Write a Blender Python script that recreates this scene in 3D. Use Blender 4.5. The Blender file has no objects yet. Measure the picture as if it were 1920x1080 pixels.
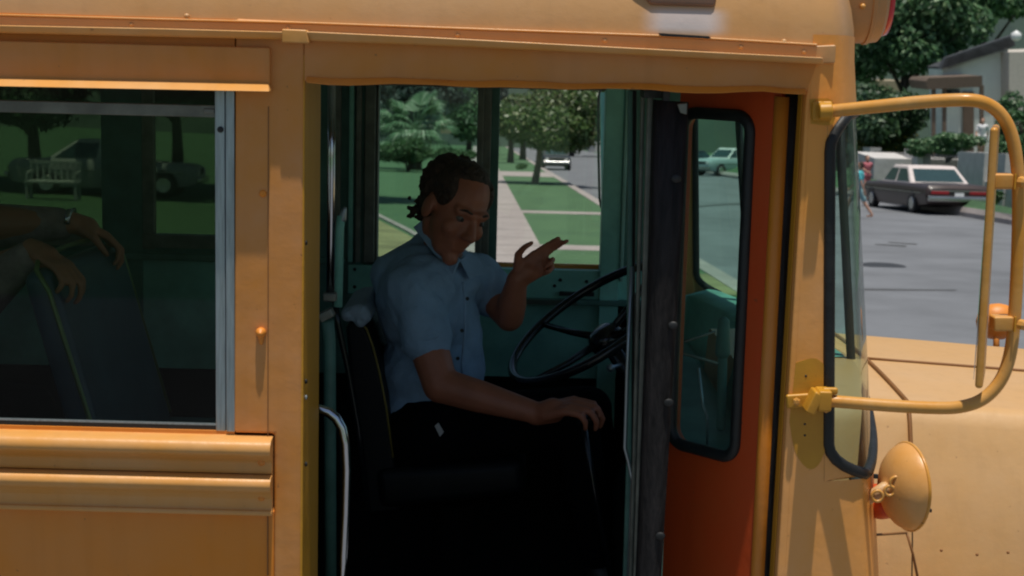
import bpy, bmesh, math, random
import numpy as np
from mathutils import Vector, Matrix
R = math.radians
PI = math.pi
random.seed(7)
SC = bpy.context.scene

# ------------------------------------------------------------------ camera
CAM = Vector((0.0, -3.05, 2.5))
FPX = 3000.0                      # focal length in pixels of a 1920 px wide frame
PITCH, YAW, ROLL = math.atan(0.153), 0.0, 0.025
_f = Vector((math.sin(YAW) * math.cos(PITCH), math.cos(YAW) * math.cos(PITCH), -math.sin(PITCH)))
_r0 = Vector((math.cos(YAW), -math.sin(YAW), 0.0))
_u0 = _r0.cross(_f)
_r = _r0 * math.cos(ROLL) + _u0 * math.sin(ROLL)
_u = _u0 * math.cos(ROLL) - _r0 * math.sin(ROLL)
cd = bpy.data.cameras.new("camera")
cam = bpy.data.objects.new("camera", cd)
SC.collection.objects.link(cam)
cam.matrix_world = Matrix(((_r.x, _u.x, -_f.x, CAM.x), (_r.y, _u.y, -_f.y, CAM.y), (_r.z, _u.z, -_f.z, CAM.z), (0, 0, 0, 1)))
cd.sensor_width = 36.0
cd.lens = 36.0 * FPX / 1920.0
cd.clip_start, cd.clip_end = 0.05, 3000
cd.dof.use_dof = True
cd.dof.focus_distance = 3.7
cd.dof.aperture_fstop = 9.0
SC.camera = cam

# ------------------------------------------------------------------ sky, sun, exposure
SUN_DIR = Vector((0.03, -0.142, 1.0)).normalized()      # towards the sun
w = bpy.data.worlds.new("World"); SC.world = w
w.use_nodes = True
nt = w.node_tree; nt.nodes.clear()
sky = nt.nodes.new("ShaderNodeTexSky"); sky.sky_type = 'NISHITA'; sky.sun_disc = False
sky.sun_elevation = math.asin(SUN_DIR.z)
sky.sun_rotation = math.atan2(SUN_DIR.x, SUN_DIR.y)
bg = nt.nodes.new("ShaderNodeBackground"); bg.inputs[1].default_value = 0.07
wo = nt.nodes.new("ShaderNodeOutputWorld")
nt.links.new(sky.outputs[0], bg.inputs[0]); nt.links.new(bg.outputs[0], wo.inputs[0])
sl = bpy.data.lights.new("sun", 'SUN'); sl.energy = 4.2; sl.angle = R(0.55); sl.color = (1.0, 0.95, 0.86)
so = bpy.data.objects.new("sun", sl); SC.collection.objects.link(so)
so.rotation_euler = SUN_DIR.to_track_quat('Z', 'Y').to_euler()
so.location = (0, 0, 30)
SC.view_settings.view_transform = 'Standard'
SC.view_settings.look = 'None'
SC.view_settings.exposure = 0.0
SC.view_settings.gamma = 1.0
SC.cycles.max_bounces = 8
SC.cycles.transparent_max_bounces = 16
SC.cycles.pixel_filter_type = 'BLACKMAN_HARRIS'
SC.cycles.filter_width = 2.1

# ------------------------------------------------------------------ pixel helpers (true positions on real planes)
def ray(px, py):
    return _f * FPX + _r * (px - 960) - _u * (py - 540)
def at(px, py, Y):
    d = ray(px, py); t = (Y - CAM.y) / d.y
    return CAM + d * t
GS, GH = 0.054, 2.3                 # street falls away at 5.4 %, 2.3 m below the lens
def gz(y):
    return CAM.z - GH - GS * (y - CAM.y)
def G(px, py, dz=0.0):
    d = ray(px, py)
    t = (-GH + dz) / (d.z + GS * d.y)
    return CAM + d * t
def sc(Y):
    return FPX / (Y - CAM.y)

# ------------------------------------------------------------------ materials
MATS = {}
def new_mat(name):
    m = bpy.data.materials.new(name); m.use_nodes = True
    MATS[name] = m
    return m, m.node_tree, m.node_tree.nodes["Principled BSDF"]
def mat(name, col, rough=0.5, metal=0.0, var=0.12, vscale=6.0, bump=0.0, bscale=60.0, spec=0.5, coat=0.0, col2=None, stretch=None, trans=0.0):
    m, t, b = new_mat(name)
    N, L = t.nodes, t.links
    tc = N.new("ShaderNodeTexCoord"); mp = N.new("ShaderNodeMapping")
    L.new(tc.outputs['Object'], mp.inputs[0])
    if stretch: mp.inputs['Scale'].default_value = stretch
    nz = N.new("ShaderNodeTexNoise"); nz.inputs['Scale'].default_value = vscale; nz.inputs['Detail'].default_value = 7; nz.inputs['Roughness'].default_value = 0.62
    L.new(mp.outputs[0], nz.inputs['Vector'])
    mx = N.new("ShaderNodeMix"); mx.data_type = 'RGBA'
    c2 = col2 if col2 else tuple(c * (1 - var) for c in col)
    c1 = col if col2 else tuple(min(1, c * (1 + var)) for c in col)
    mx.inputs[6].default_value = (*c2, 1); mx.inputs[7].default_value = (*c1, 1)
    cr = N.new("ShaderNodeValToRGB"); cr.color_ramp.elements[0].position = 0.33; cr.color_ramp.elements[1].position = 0.67
    L.new(nz.outputs[0], cr.inputs[0]); L.new(cr.outputs[0], mx.inputs[0])
    L.new(mx.outputs[2], b.inputs['Base Color'])
    b.inputs['Roughness'].default_value = rough; b.inputs['Metallic'].default_value = metal
    b.inputs['Specular IOR Level'].default_value = spec; b.inputs['Coat Weight'].default_value = coat
    if trans:
        b.inputs['Subsurface Weight'].default_value = trans
    if bump:
        n2 = N.new("ShaderNodeTexNoise"); n2.inputs['Scale'].default_value = bscale; n2.inputs['Detail'].default_value = 4
        L.new(mp.outputs[0], n2.inputs['Vector'])
        bp = N.new("ShaderNodeBump"); bp.inputs['Strength'].default_value = bump; bp.inputs['Distance'].default_value = 0.02
        L.new(n2.outputs[0], bp.inputs['Height']); L.new(bp.outputs[0], b.inputs['Normal'])
    return m
def paint(name, col, faded, rough=0.42, scale=2.2, speck=0.5):
    """old bus enamel: broad fading, small chips, shallow dents"""
    m, t, b = new_mat(name); N, L = t.nodes, t.links
    tc = N.new("ShaderNodeTexCoord")
    n1 = N.new("ShaderNodeTexNoise"); n1.inputs['Scale'].default_value = scale; n1.inputs['Detail'].default_value = 8; n1.inputs['Roughness'].default_value = 0.65
    L.new(tc.outputs['Object'], n1.inputs['Vector'])
    r1 = N.new("ShaderNodeValToRGB"); r1.color_ramp.elements[0].position = 0.36; r1.color_ramp.elements[1].position = 0.7
    L.new(n1.outputs[0], r1.inputs[0])
    mx = N.new("ShaderNodeMix"); mx.data_type = 'RGBA'; mx.inputs[6].default_value = (*col, 1); mx.inputs[7].default_value = (*faded, 1)
    L.new(r1.outputs[0], mx.inputs[0])
    # vertical rain streaks
    mp = N.new("ShaderNodeMapping"); mp.inputs['Scale'].default_value = (26, 26, 1.1); L.new(tc.outputs['Object'], mp.inputs[0])
    n3 = N.new("ShaderNodeTexNoise"); n3.inputs['Scale'].default_value = 1.0; n3.inputs['Detail'].default_value = 4; L.new(mp.outputs[0], n3.inputs['Vector'])
    r3 = N.new("ShaderNodeValToRGB"); r3.color_ramp.elements[0].position = 0.5; r3.color_ramp.elements[1].position = 0.85
    r3.color_ramp.elements[1].color = (0.2, 0.2, 0.2, 1); r3.color_ramp.elements[0].color = (0, 0, 0, 1)
    L.new(n3.outputs[0], r3.inputs[0])
    m2 = N.new("ShaderNodeMix"); m2.data_type = 'RGBA'; L.new(r3.outputs[0], m2.inputs[0]); L.new(mx.outputs[2], m2.inputs[6])
    m2.inputs[7].default_value = (*[c * 0.55 for c in col], 1)
    # tiny chips
    n4 = N.new("ShaderNodeTexNoise"); n4.inputs['Scale'].default_value = 70; n4.inputs['Detail'].default_value = 2; L.new(tc.outputs['Object'], n4.inputs['Vector'])
    r4 = N.new("ShaderNodeValToRGB"); r4.color_ramp.elements[0].position = 0.73; r4.color_ramp.elements[1].position = 0.77
    r4.color_ramp.elements[1].color = (speck, speck, speck, 1)
    L.new(n4.outputs[0], r4.inputs[0])
    m4 = N.new("ShaderNodeMix"); m4.data_type = 'RGBA'; L.new(r4.outputs[0], m4.inputs[0]); L.new(m2.outputs[2], m4.inputs[6]); m4.inputs[7].default_value = (0.16, 0.07, 0.03, 1)
    L.new(m4.outputs[2], b.inputs['Base Color'])
    n5 = N.new("ShaderNodeTexNoise"); n5.inputs['Scale'].default_value = 3.2; n5.inputs['Detail'].default_value = 9; n5.inputs['Roughness'].default_value = 0.55; L.new(tc.outputs['Object'], n5.inputs['Vector'])
    bp = N.new("ShaderNodeBump"); bp.inputs['Strength'].default_value = 0.22; bp.inputs['Distance'].default_value = 0.03
    L.new(n5.outputs[0], bp.inputs['Height']); L.new(bp.outputs[0], b.inputs['Normal'])
    mr = N.new("ShaderNodeMapRange"); mr.inputs[3].default_value = rough - 0.08; mr.inputs[4].default_value = rough + 0.18
    L.new(n1.outputs[0], mr.inputs[0]); L.new(mr.outputs[0], b.inputs['Roughness'])
    b.inputs['Specular IOR Level'].default_value = 0.45
    return m
def highlight_patch(m, c, half, soft, col):
    """a highlight painted into the colour: pale rectangle with soft edges, in the object's own space"""
    t = m.node_tree; N, L = t.nodes, t.links; b = N["Principled BSDF"]; src = b.inputs['Base Color'].links[0].from_socket
    tc = N.new("ShaderNodeTexCoord"); sp = N.new("ShaderNodeSeparateXYZ"); L.new(tc.outputs['Object'], sp.inputs[0]); res = []
    for ax_, k in (('X', 0), ('Z', 1)):
        a = N.new("ShaderNodeMath"); a.operation = 'SUBTRACT'; L.new(sp.outputs[ax_], a.inputs[0]); a.inputs[1].default_value = c[k]
        q = N.new("ShaderNodeMath"); q.operation = 'ABSOLUTE'; L.new(a.outputs[0], q.inputs[0])
        r = N.new("ShaderNodeMapRange"); r.interpolation_type = 'SMOOTHSTEP'; L.new(q.outputs[0], r.inputs[0])
        r.inputs[1].default_value = half[k] + soft[k]; r.inputs[2].default_value = half[k]; r.inputs[3].default_value = 0; r.inputs[4].default_value = 1; res.append(r)
    mu = N.new("ShaderNodeMath"); mu.operation = 'MULTIPLY'; L.new(res[0].outputs[0], mu.inputs[0]); L.new(res[1].outputs[0], mu.inputs[1])
    mx = N.new("ShaderNodeMix"); mx.data_type = 'RGBA'; L.new(mu.outputs[0], mx.inputs[0]); L.new(src, mx.inputs[6]); mx.inputs[7].default_value = (*col, 1)
    L.new(mx.outputs[2], b.inputs['Base Color'])
def glass(name, tint=(0.8, 0.88, 0.85), dirt_haze=0.03, dcol=(0.5, 0.5, 0.45), ior=1.5):
    m = bpy.data.materials.new(name); m.use_nodes = True; MATS[name] = m
    t = m.node_tree; t.nodes.clear(); N, L = t.nodes, t.links
    o = N.new("ShaderNodeOutputMaterial"); tr = N.new("ShaderNodeBsdfTransparent"); tr.inputs[0].default_value = (*tint, 1)
    gl = N.new("ShaderNodeBsdfGlossy"); gl.inputs['Roughness'].default_value = 0.02
    lw = N.new("ShaderNodeLayerWeight"); lw.inputs[0].default_value = 0.5        # symmetric, so the sheet reads the same from both sides
    pw = N.new("ShaderNodeMath"); pw.operation = 'POWER'; L.new(lw.outputs['Facing'], pw.inputs[0]); pw.inputs[1].default_value = 5.0
    fr = N.new("ShaderNodeMapRange"); L.new(pw.outputs[0], fr.inputs[0]); fr.inputs[3].default_value = ((ior - 1) / (ior + 1)) ** 2; fr.inputs[4].default_value = 0.8
    m1 = N.new("ShaderNodeMixShader"); L.new(fr.outputs[0], m1.inputs[0]); L.new(tr.outputs[0], m1.inputs[1]); L.new(gl.outputs[0], m1.inputs[2])
    df = N.new("ShaderNodeBsdfDiffuse"); df.inputs[0].default_value = (*dcol, 1)
    nz = N.new("ShaderNodeTexNoise"); nz.inputs['Scale'].default_value = 7; nz.inputs['Detail'].default_value = 6
    tc = N.new("ShaderNodeTexCoord"); L.new(tc.outputs['Object'], nz.inputs['Vector'])
    mm = N.new("ShaderNodeMath"); mm.operation = 'MULTIPLY'; mm.inputs[1].default_value = dirt_haze * 2; L.new(nz.outputs[0], mm.inputs[0])
    m2 = N.new("ShaderNodeMixShader"); L.new(mm.outputs[0], m2.inputs[0]); L.new(m1.outputs[0], m2.inputs[1]); L.new(df.outputs[0], m2.inputs[2])
    L.new(m2.outputs[0], o.inputs[0])
    return m
def leafmat(name, c1, c2, c3=None, rough=0.5, p3=0.12, trl=0.25):
    m, t, b = new_mat(name); N, L = t.nodes, t.links
    g = N.new("ShaderNodeNewGeometry")
    cr = N.new("ShaderNodeValToRGB"); e = cr.color_ramp.elements
    e[0].color = (*c1, 1); e[1].color = (*c2, 1); e[1].position = 1.0 - p3 - 0.02
    if c3:
        x = e.new(1.0 - p3); x.color = (*c3, 1)
    L.new(g.outputs['Random Per Island'], cr.inputs[0]); L.new(cr.outputs[0], b.inputs['Base Color'])
    b.inputs['Roughness'].default_value = rough
    tl = N.new("ShaderNodeBsdfTranslucent"); L.new(cr.outputs[0], tl.inputs[0])
    ms = N.new("ShaderNodeMixShader"); ms.inputs[0].default_value = trl
    out = [n for n in N if n.type == 'OUTPUT_MATERIAL'][0]
    L.new(b.outputs[0], ms.inputs[1]); L.new(tl.outputs[0], ms.inputs[2]); L.new(ms.outputs[0], out.inputs[0])
    return m

M_side  = paint("bus_orange_enamel", (0.74, 0.235, 0.012), (0.70, 0.27, 0.06))
M_pillar = paint("bus_pillar_enamel", (0.62, 0.235, 0.035), (0.62, 0.28, 0.10), scale=4)
M_post  = paint("bus_lit_post_enamel", (0.80, 0.33, 0.06), (0.80, 0.38, 0.13), scale=4)  # brighter than the side enamel, with the front corner's light in the colour
M_hood  = paint("bus_hood_enamel", (0.58, 0.33, 0.12), (0.56, 0.36, 0.19), rough=0.4, scale=1.1, speck=0.35)  # paler enamel than on the side
M_roof  = paint("bus_roof_enamel", (0.56, 0.29, 0.10), (0.54, 0.32, 0.16), rough=0.36, scale=1.6, speck=0.2)
M_jamb  = paint("bus_jamb_enamel", (0.62, 0.29, 0.015), (0.56, 0.27, 0.03))
M_seam  = mat("dark_panel_seam", (0.22, 0.095, 0.025), 0.6)
M_rail  = paint("bus_rail_enamel", (0.68, 0.31, 0.07), (0.66, 0.36, 0.14), rough=0.33, scale=5)
M_arm   = paint("mirror_yellow_enamel", (0.62, 0.27, 0.035), (0.64, 0.34, 0.10), rough=0.3, scale=9)
M_ochre = paint("ochre_enamel", (0.56, 0.27, 0.02), (0.50, 0.22, 0.02), scale=8)
M_door  = paint("door_red_orange_enamel", (0.56, 0.062, 0.008), (0.50, 0.08, 0.012), rough=0.45, scale=3)
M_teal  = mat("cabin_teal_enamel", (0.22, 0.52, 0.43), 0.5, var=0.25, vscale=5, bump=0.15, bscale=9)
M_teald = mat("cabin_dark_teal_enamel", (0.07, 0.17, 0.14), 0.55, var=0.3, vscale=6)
M_floor = mat("cabin_floor_rubber", (0.006, 0.006, 0.0055), 0.9, spec=0.15)
M_ceil  = mat("cabin_ceiling_enamel", (0.42, 0.55, 0.50), 0.6)
M_alu   = mat("brushed_aluminium", (0.34, 0.39, 0.42), 0.38, metal=0.75, var=0.22, vscale=9, stretch=(20, 20, 1.2))
M_alud  = mat("weathered_window_aluminium", (0.16, 0.165, 0.14), 0.5, metal=0.5, var=0.3, vscale=14)
M_chrome = mat("worn_chrome", (0.55, 0.57, 0.6), 0.16, metal=1.0, var=0.1)
M_rub   = mat("black_rubber", (0.009, 0.010, 0.010), 0.55, var=0.35, vscale=12, bump=0.35, bscale=14)
M_rubg  = mat("worn_grey_black_rubber", (0.013, 0.011, 0.011), 0.7, var=0.6, vscale=10, bump=0.3, bscale=20, spec=0.25, stretch=(6, 6, 1))
M_vinyl = mat("black_vinyl", (0.006, 0.007, 0.008), 0.5, var=0.2, bump=0.05, bscale=200, spec=0.2)
M_vinylb = mat("dark_blue_vinyl", (0.04, 0.085, 0.12), 0.34, var=0.25, bump=0.04, bscale=160)
M_pipe  = mat("yellow_seat_piping", (0.20, 0.15, 0.03), 0.5)
M_pipeg = mat("green_seat_tube", (0.18, 0.26, 0.10), 0.3, metal=0.5)
M_bake  = mat("black_bakelite", (0.010, 0.011, 0.013), 0.18, var=0.2)
M_glass = glass("side_window_glass", (0.80, 0.84, 0.80), 0.001, ior=1.22)
M_glassd = glass("driver_window_glass", (0.78, 0.88, 0.84), 0.035, (0.5, 0.6, 0.55))  # stronger diffuse veil stands for the outdoor haze beyond this window
M_glassc = glass("clear_glass", (0.97, 0.98, 0.97), 0.012)
M_glassw = glass("windshield_glass", (0.80, 0.93, 0.88), 0.04, (0.45, 0.55, 0.5), 1.25)
M_glassf = glass("tinted_far_window_glass", (0.40, 0.45, 0.38), 0.010, ior=1.3)  # tint darkens the view through it
M_mirror = mat("mirror_silver", (0.8, 0.82, 0.82), 0.03, metal=1.0, var=0.01)
M_red   = mat("red_lens", (0.62, 0.012, 0.02), 0.2, var=0.1, coat=0.5)
M_patch = mat("pale_highlight_patch", (0.50, 0.42, 0.42), 0.3, var=0.12, vscale=14)  # pale tone of the highlight painted on the roof
M_brown = mat("brown_lamp_shadow", (0.20, 0.11, 0.07), 0.4)  # brown for the lamp shadow put on the roof edge

# ------------------------------------------------------------------ mesh helpers
COL = SC.collection
def wloc(o):
    v = Vector((0, 0, 0))
    while o is not None:
        v += o.location; o = o.parent
    return v
def tag(o, label=None, cat=None, group=None, kind=None):
    if label: o["label"] = label
    if cat: o["category"] = cat
    if group: o["group"] = group
    if kind: o["kind"] = kind
    return o
def thing(name, loc, label, cat, group=None):
    o = bpy.data.objects.new(name, None); COL.objects.link(o); o.location = loc
    o.empty_display_size = 0.2
    return tag(o, label, cat, group)
def link_mesh(name, me, m, parent=None, smooth=False):
    if m is not None and not me.materials: me.materials.append(m)
    o = bpy.data.objects.new(name, me); COL.objects.link(o)
    if smooth:
        for p in me.polygons: p.use_smooth = True
    if parent is not None:
        off = wloc(parent)
        me.transform(Matrix.Translation(-off)); o.parent = parent
    return o
class MB:
    def __init__(s): s.v = []; s.f = []
    def add(s, vs, fs):
        n = len(s.v); s.v += [tuple(v) for v in vs]; s.f += [tuple(i + n for i in f) for f in fs]; return s
    def box(s, c, size, rz=0.0, rx=0.0, ry=0.0):
        Mx = Matrix.Rotation(rz, 3, 'Z') @ Matrix.Rotation(ry, 3, 'Y') @ Matrix.Rotation(rx, 3, 'X')
        vs = [Vector(c) + Mx @ Vector((sx * size[0] / 2, sy * size[1] / 2, sz * size[2] / 2)) for sx in (-1, 1) for sy in (-1, 1) for sz in (-1, 1)]
        return s.add(vs, [(0, 1, 3, 2), (4, 6, 7, 5), (0, 4, 5, 1), (2, 3, 7, 6), (0, 2, 6, 4), (1, 5, 7, 3)])
    def slab(s, pts, d):
        """polygon (list of Vectors) extruded by vector d"""
        n = len(pts); vs = [Vector(p) for p in pts] + [Vector(p) + Vector(d) for p in pts]
        fs = [tuple(range(n)), tuple(range(2 * n - 1, n - 1, -1))] + [(i, i + n, (i + 1) % n + n, (i + 1) % n) for i in range(n)]
        return s.add(vs, fs)
    def px(s, pts, Y, d):
        """pixel polygon laid on the plane y=Y, thickness d away from the lens"""
        return s.slab([at(x, y, Y) for x, y in pts], (0, d, 0))
    def tube(s, path, r, n=10, closed=False, caps=True):
        P = [Vector(p) for p in path]; m = len(P)
        rs = r if isinstance(r, (list, tuple)) else [r] * m
        T = []
        for i in range(m):
            a = P[(i - 1) % m] if (closed or i > 0) else P[i]; b = P[(i + 1) % m] if (closed or i < m - 1) else P[i]
            T.append((b - a).normalized())
        up = Vector((0, 0, 1)) if abs(T[0].z) < 0.9 else Vector((0, 1, 0))
        nrm = (up - T[0] * up.dot(T[0])).normalized()
        vs = []
        for i in range(m):
            nrm = (nrm - T[i] * nrm.dot(T[i])).normalized(); bn = T[i].cross(nrm)
            for k in range(n):
                a = 2 * PI * k / n
                vs.append(P[i] + (nrm * math.cos(a) + bn * math.sin(a)) * rs[i])
        fs = []
        for i in range(m if closed else m - 1):
            j = (i + 1) % m
            for k in range(n):
                l = (k + 1) % n
                fs.append((i * n + k, i * n + l, j * n + l, j * n + k))
        if not closed and caps:
            fs += [tuple(range(n - 1, -1, -1)), tuple(range((m - 1) * n, m * n))]
        return s.add(vs, fs)
    def lathe(s, prof, c, axis=(0, 0, 1), n=24):
        """prof: list of (radius, height along axis)"""
        ax = Vector(axis).normalized(); up = Vector((0, 0, 1)) if abs(ax.z) < 0.9 else Vector((1, 0, 0))
        a1 = (up - ax * up.dot(ax)).normalized(); a2 = ax.cross(a1); c = Vector(c)
        vs = [c + ax * h + (a1 * math.cos(2 * PI * k / n) + a2 * math.sin(2 * PI * k / n)) * r for r, h in prof for k in range(n)]
        m = len(prof)
        fs = [(i * n + k, i * n + (k + 1) % n, (i + 1) * n + (k + 1) % n, (i + 1) * n + k) for i in range(m - 1) for k in range(n)]
        fs += [tuple(range(n - 1, -1, -1)), tuple(range((m - 1) * n, m * n))]
        return s.add(vs, fs)
    def ell(s, c, r, rot=None, nu=12, nv=8):
        c = Vector(c); Mx = rot if rot else Matrix.Identity(3); vs = []
        for j in range(1, nv):
            for i in range(nu):
                a = 2 * PI * i / nu; b = PI * j / nv
                vs.append(c + Mx @ Vector((r[0] * math.sin(b) * math.cos(a), r[1] * math.sin(b) * math.sin(a), r[2] * math.cos(b))))
        vs += [c + Mx @ Vector((0, 0, r[2])), c + Mx @ Vector((0, 0, -r[2]))]
        T, B = len(vs) - 2, len(vs) - 1
        fs = [(j * nu + i, (j + 1) * nu + i, (j + 1) * nu + (i + 1) % nu, j * nu + (i + 1) % nu) for j in range(nv - 2) for i in range(nu)]
        fs += [(T, i, (i + 1) % nu) for i in range(nu)] + [(B, (nv - 2) * nu + (i + 1) % nu, (nv - 2) * nu + i) for i in range(nu)]
        return s.add(vs, fs)
    def cap(s, a, b, ra, rb, n=12):
        """tapered limb with round ends"""
        a, b = Vector(a), Vector(b); d = (b - a); L = d.length; d = d / L if L > 1e-6 else Vector((0, 0, 1))
        pr = [(max(ra * math.sin(t), 1e-4), -ra * math.cos(t)) for t in [PI / 2 * k / 4 for k in range(0, 5)]]
        pr += [(max(rb * math.cos(t), 1e-4), L + rb * math.sin(t)) for t in [PI / 2 * k / 4 for k in range(0, 5)]]
        return s.lathe(pr, a, d, n)
    def mesh(s, name):
        me = bpy.data.meshes.new(name); me.from_pydata(s.v, [], s.f); me.update()
        bm = bmesh.new(); bm.from_mesh(me); bmesh.ops.recalc_face_normals(bm, faces=bm.faces); bm.to_mesh(me); bm.free()
        return me
    def build(s, name, m, parent=None, bevel=0.0, smooth=False, seg=2, auto=False):
        o = link_mesh(name, s.mesh(name), m, parent, smooth or auto)
        if bevel:
            b = o.modifiers.new("bevel", 'BEVEL'); b.width = bevel; b.segments = seg; b.limit_method = 'ANGLE'; b.angle_limit = R(35)
            b.harden_normals = False
            for p in o.data.polygons: p.use_smooth = True
            w_ = o.modifiers.new("wn", 'WEIGHTED_NORMAL'); w_.keep_sharp = True
        elif auto:
            me = o.data; bm = bmesh.new(); bm.from_mesh(me)
            for e in bm.edges:
                if len(e.link_faces) == 2 and e.calc_face_angle(0) > R(38): e.smooth = False
            bm.to_mesh(me); bm.free()
        return o
def rrect(x0, y0, x1, y1, r, n=5):
    """rounded rectangle as a list of 2-D points"""
    out = []
    for cx, cy, a0 in ((x1 - r, y1 - r, 0), (x0 + r, y1 - r, 90), (x0 + r, y0 + r, 180), (x1 - r, y0 + r, 270)):
        for k in range(n + 1):
            a = R(a0 + 90 * k / n); out.append((cx + r * math.cos(a), cy + r * math.sin(a)))
    return out
def remesh(mb, name, m, parent, voxel=0.01, it=4, sub=False):
    """fuse overlapping limbs into ONE continuous skin"""
    me = mb.mesh(name + "_raw"); o = bpy.data.objects.new(name + "_raw", me); COL.objects.link(o)
    rm = o.modifiers.new("r", 'REMESH'); rm.mode = 'VOXEL'; rm.voxel_size = voxel
    sm = o.modifiers.new("s", 'SMOOTH'); sm.factor = 0.5; sm.iterations = it
    dg = bpy.context.evaluated_depsgraph_get()
    me2 = bpy.data.meshes.new_from_object(o.evaluated_get(dg)); me2.name = name
    bpy.data.objects.remove(o); bpy.data.meshes.remove(me)
    me2.materials.clear()
    return link_mesh(name, me2, m, parent, True)
def lerp(a, b, t): return a + (b - a) * t
# ================================================================== GROUND AND STREET
def sheet(name, polys, m, parent=None, lift=0.0, kind='structure'):
    mb = MB()
    for P in polys:
        mb.add([Vector(p) + Vector((0, 0, lift)) for p in P], [tuple(range(len(P)))])
    o = mb.build(name, m)
    if kind: tag(o, kind=kind)
    return o
M_grass = mat("lawn_grass", (0.066, 0.145, 0.058), 0.9, vscale=0.9, bump=0.9, bscale=14, col2=(0.045, 0.105, 0.045))
M_grassdry = mat("dry_lawn", (0.20, 0.20, 0.09), 0.9, var=0.3, vscale=0.8, bump=0.5, bscale=9)
M_asph = mat("old_asphalt", (0.150, 0.157, 0.168), 0.85, var=0.2, vscale=0.45, bump=0.3, bscale=20)
M_conc = mat("pale_concrete", (0.33, 0.29, 0.27), 0.85, var=0.16, vscale=0.8)  # pale concrete of kerbs, paths and edging
M_tar = mat("tar_seam", (0.06, 0.06, 0.058), 0.7)
M_iron = mat("cast_iron", (0.045, 0.045, 0.045), 0.55, metal=0.3)
# the big base sheet: level under the bus, then falling away with the street
mb = MB()
ys = [-60, -20, -6, 2.6, 4, 8, 20, 50, 90, 140, 200, 300, 600]
xs = [-400, -200, -100, -50, -25, -10, 0, 10, 25, 50, 100, 200, 400]
def base_z(x, y):
    if y <= 2.6: return 0.0
    z = gz(y)
    if y < 6: z = lerp(0.0, gz(8), (y - 2.6) / 5.4)
    return z
for y in ys:
    for x in xs: mb.v.append((x, y, base_z(x, y) - 0.05))
for j in range(len(ys) - 1):
    for i in range(len(xs) - 1):
        a = j * len(xs) + i; mb.f.append((a, a + 1, a + 1 + len(xs), a + len(xs)))
tag(mb.build("ground", M_grass), kind='structure')
# the road the bus stands on
mb = MB()
for a, b in ((-12, 2.6), (2.6, 8)):
    mb.add([(-120, a, 0.0 if a <= 2.6 else gz(8)), (120, a, 0.0), (120, b, 0.0 if b <= 2.6 else gz(8)), (-120, b, 0.0 if b <= 2.6 else gz(8))], [(0, 1, 2, 3)])
tag(mb.build("road", M_asph), kind='structure')
# the street that runs away from the bus
L1, L2 = G(1017, 317), G(1123, 382)
cdir = (L2 - L1).normalized()
def curb_at(y):
    t = (y - L1.y) / cdir.y; return L1 + cdir * t
VPd = Vector((G(894.0, 250).x - CAM.x, G(894.0, 250).y - CAM.y, 0)).normalized()
far_l = curb_at(260.0); near_l = curb_at(8.2)
right = [G(1088, 281), G(1135, 290), G(1290, 322), G(1400, 338), G(1600, 371), G(1760, 398), G(1920, 426), G(2250, 486)]
street = [near_l, far_l] + right + [Vector((60, 8.2, gz(8.2)))]
sheet("street", [street], M_asph, lift=0.0)
# curb, parkway and sidewalk along the left of that street
def band(name, left, rightp, m, lift, thick=None):
    mb = MB()
    n = len(left)
    vs = [Vector(p) + Vector((0, 0, lift)) for p in left] + [Vector(p) + Vector((0, 0, lift)) for p in rightp]
    mb.add(vs, [(i, i + 1, n + i + 1, n + i) for i in range(n - 1)])
    if thick:
        b = [v - Vector((0, 0, thick)) for v in vs]
        k = len(mb.v); mb.add(b, [])
        mb.f += [(n + i, n + i + 1, k + n + i + 1, k + n + i) for i in range(n - 1)] + [(i, k + i, k + i + 1, i + 1) for i in range(n - 1)]
    o = mb.build(name, m); tag(o, kind='structure'); return o
Ys = [9, 14, 20, 26, 32, 40, 50, 60, 75, 100, 140, 200, 255]
cl = [curb_at(y) for y in Ys]
band("kerb", [p + Vector((-0.30, 0, 0)) for p in cl], [p + Vector((-0.0, 0, 0)) for p in cl], M_conc, 0.13, 0.16)
S1, S2, S3 = G(933, 317), G(958, 359), G(1000, 447)
sdir = (S3 - S1).normalized()
def side_r(y): return S1 + sdir * ((y - S1.y) / sdir.y)
sw = [side_r(y) for y in Ys]
band("parkway_grass", [p for p in sw], [p + Vector((-0.30, 0, 0)) for p in cl], M_grass, 0.115)
band("sidewalk", [p + Vector((-1.75, 0, 0)) for p in sw], sw, M_conc, 0.125)
band("lawn", [p + Vector((-60, 0, 1.2)) for p in sw], [p + Vector((-1.75, 0, 0)) for p in sw], M_grass, 0.118)
# expansion joints in the sidewalk
mb = MB()
y = 20.0
while y < 90:
    p = side_r(y) + Vector((-1.75, 0, 0.1295)); q = side_r(y) + Vector((0, 0, 0.1295))
    mb.add([p, q, q + Vector((0, 0.03, -0.0016)), p + Vector((0, 0.03, -0.0016))], [(0, 1, 2, 3)])
    y += 2.4
tag(mb.build("sidewalk_joints", M_tar), kind='structure')
# short concrete paths across the parkway
def crosspath(py, w, m, nm):
    a = G(1010, py); Y0 = a.y
    p0, p1 = side_r(Y0), curb_at(Y0) + Vector((-0.3, 0, 0)); q0, q1 = side_r(Y0 + w), curb_at(Y0 + w) + Vector((-0.3, 0, 0))
    mb = MB(); mb.add([v + Vector((0, 0, 0.121)) for v in (p0, p1, q1, q0)], [(0, 1, 2, 3)])
    tag(mb.build(nm, m), kind='structure')
crosspath(479, 1.25, M_conc, "cross_path"); crosspath(408, 1.3, M_conc, "cross_path"); crosspath(336, 9.0, M_conc, "cross_path")
crosspath(560, 3.3, M_grassdry, "bare_verge")
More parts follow.
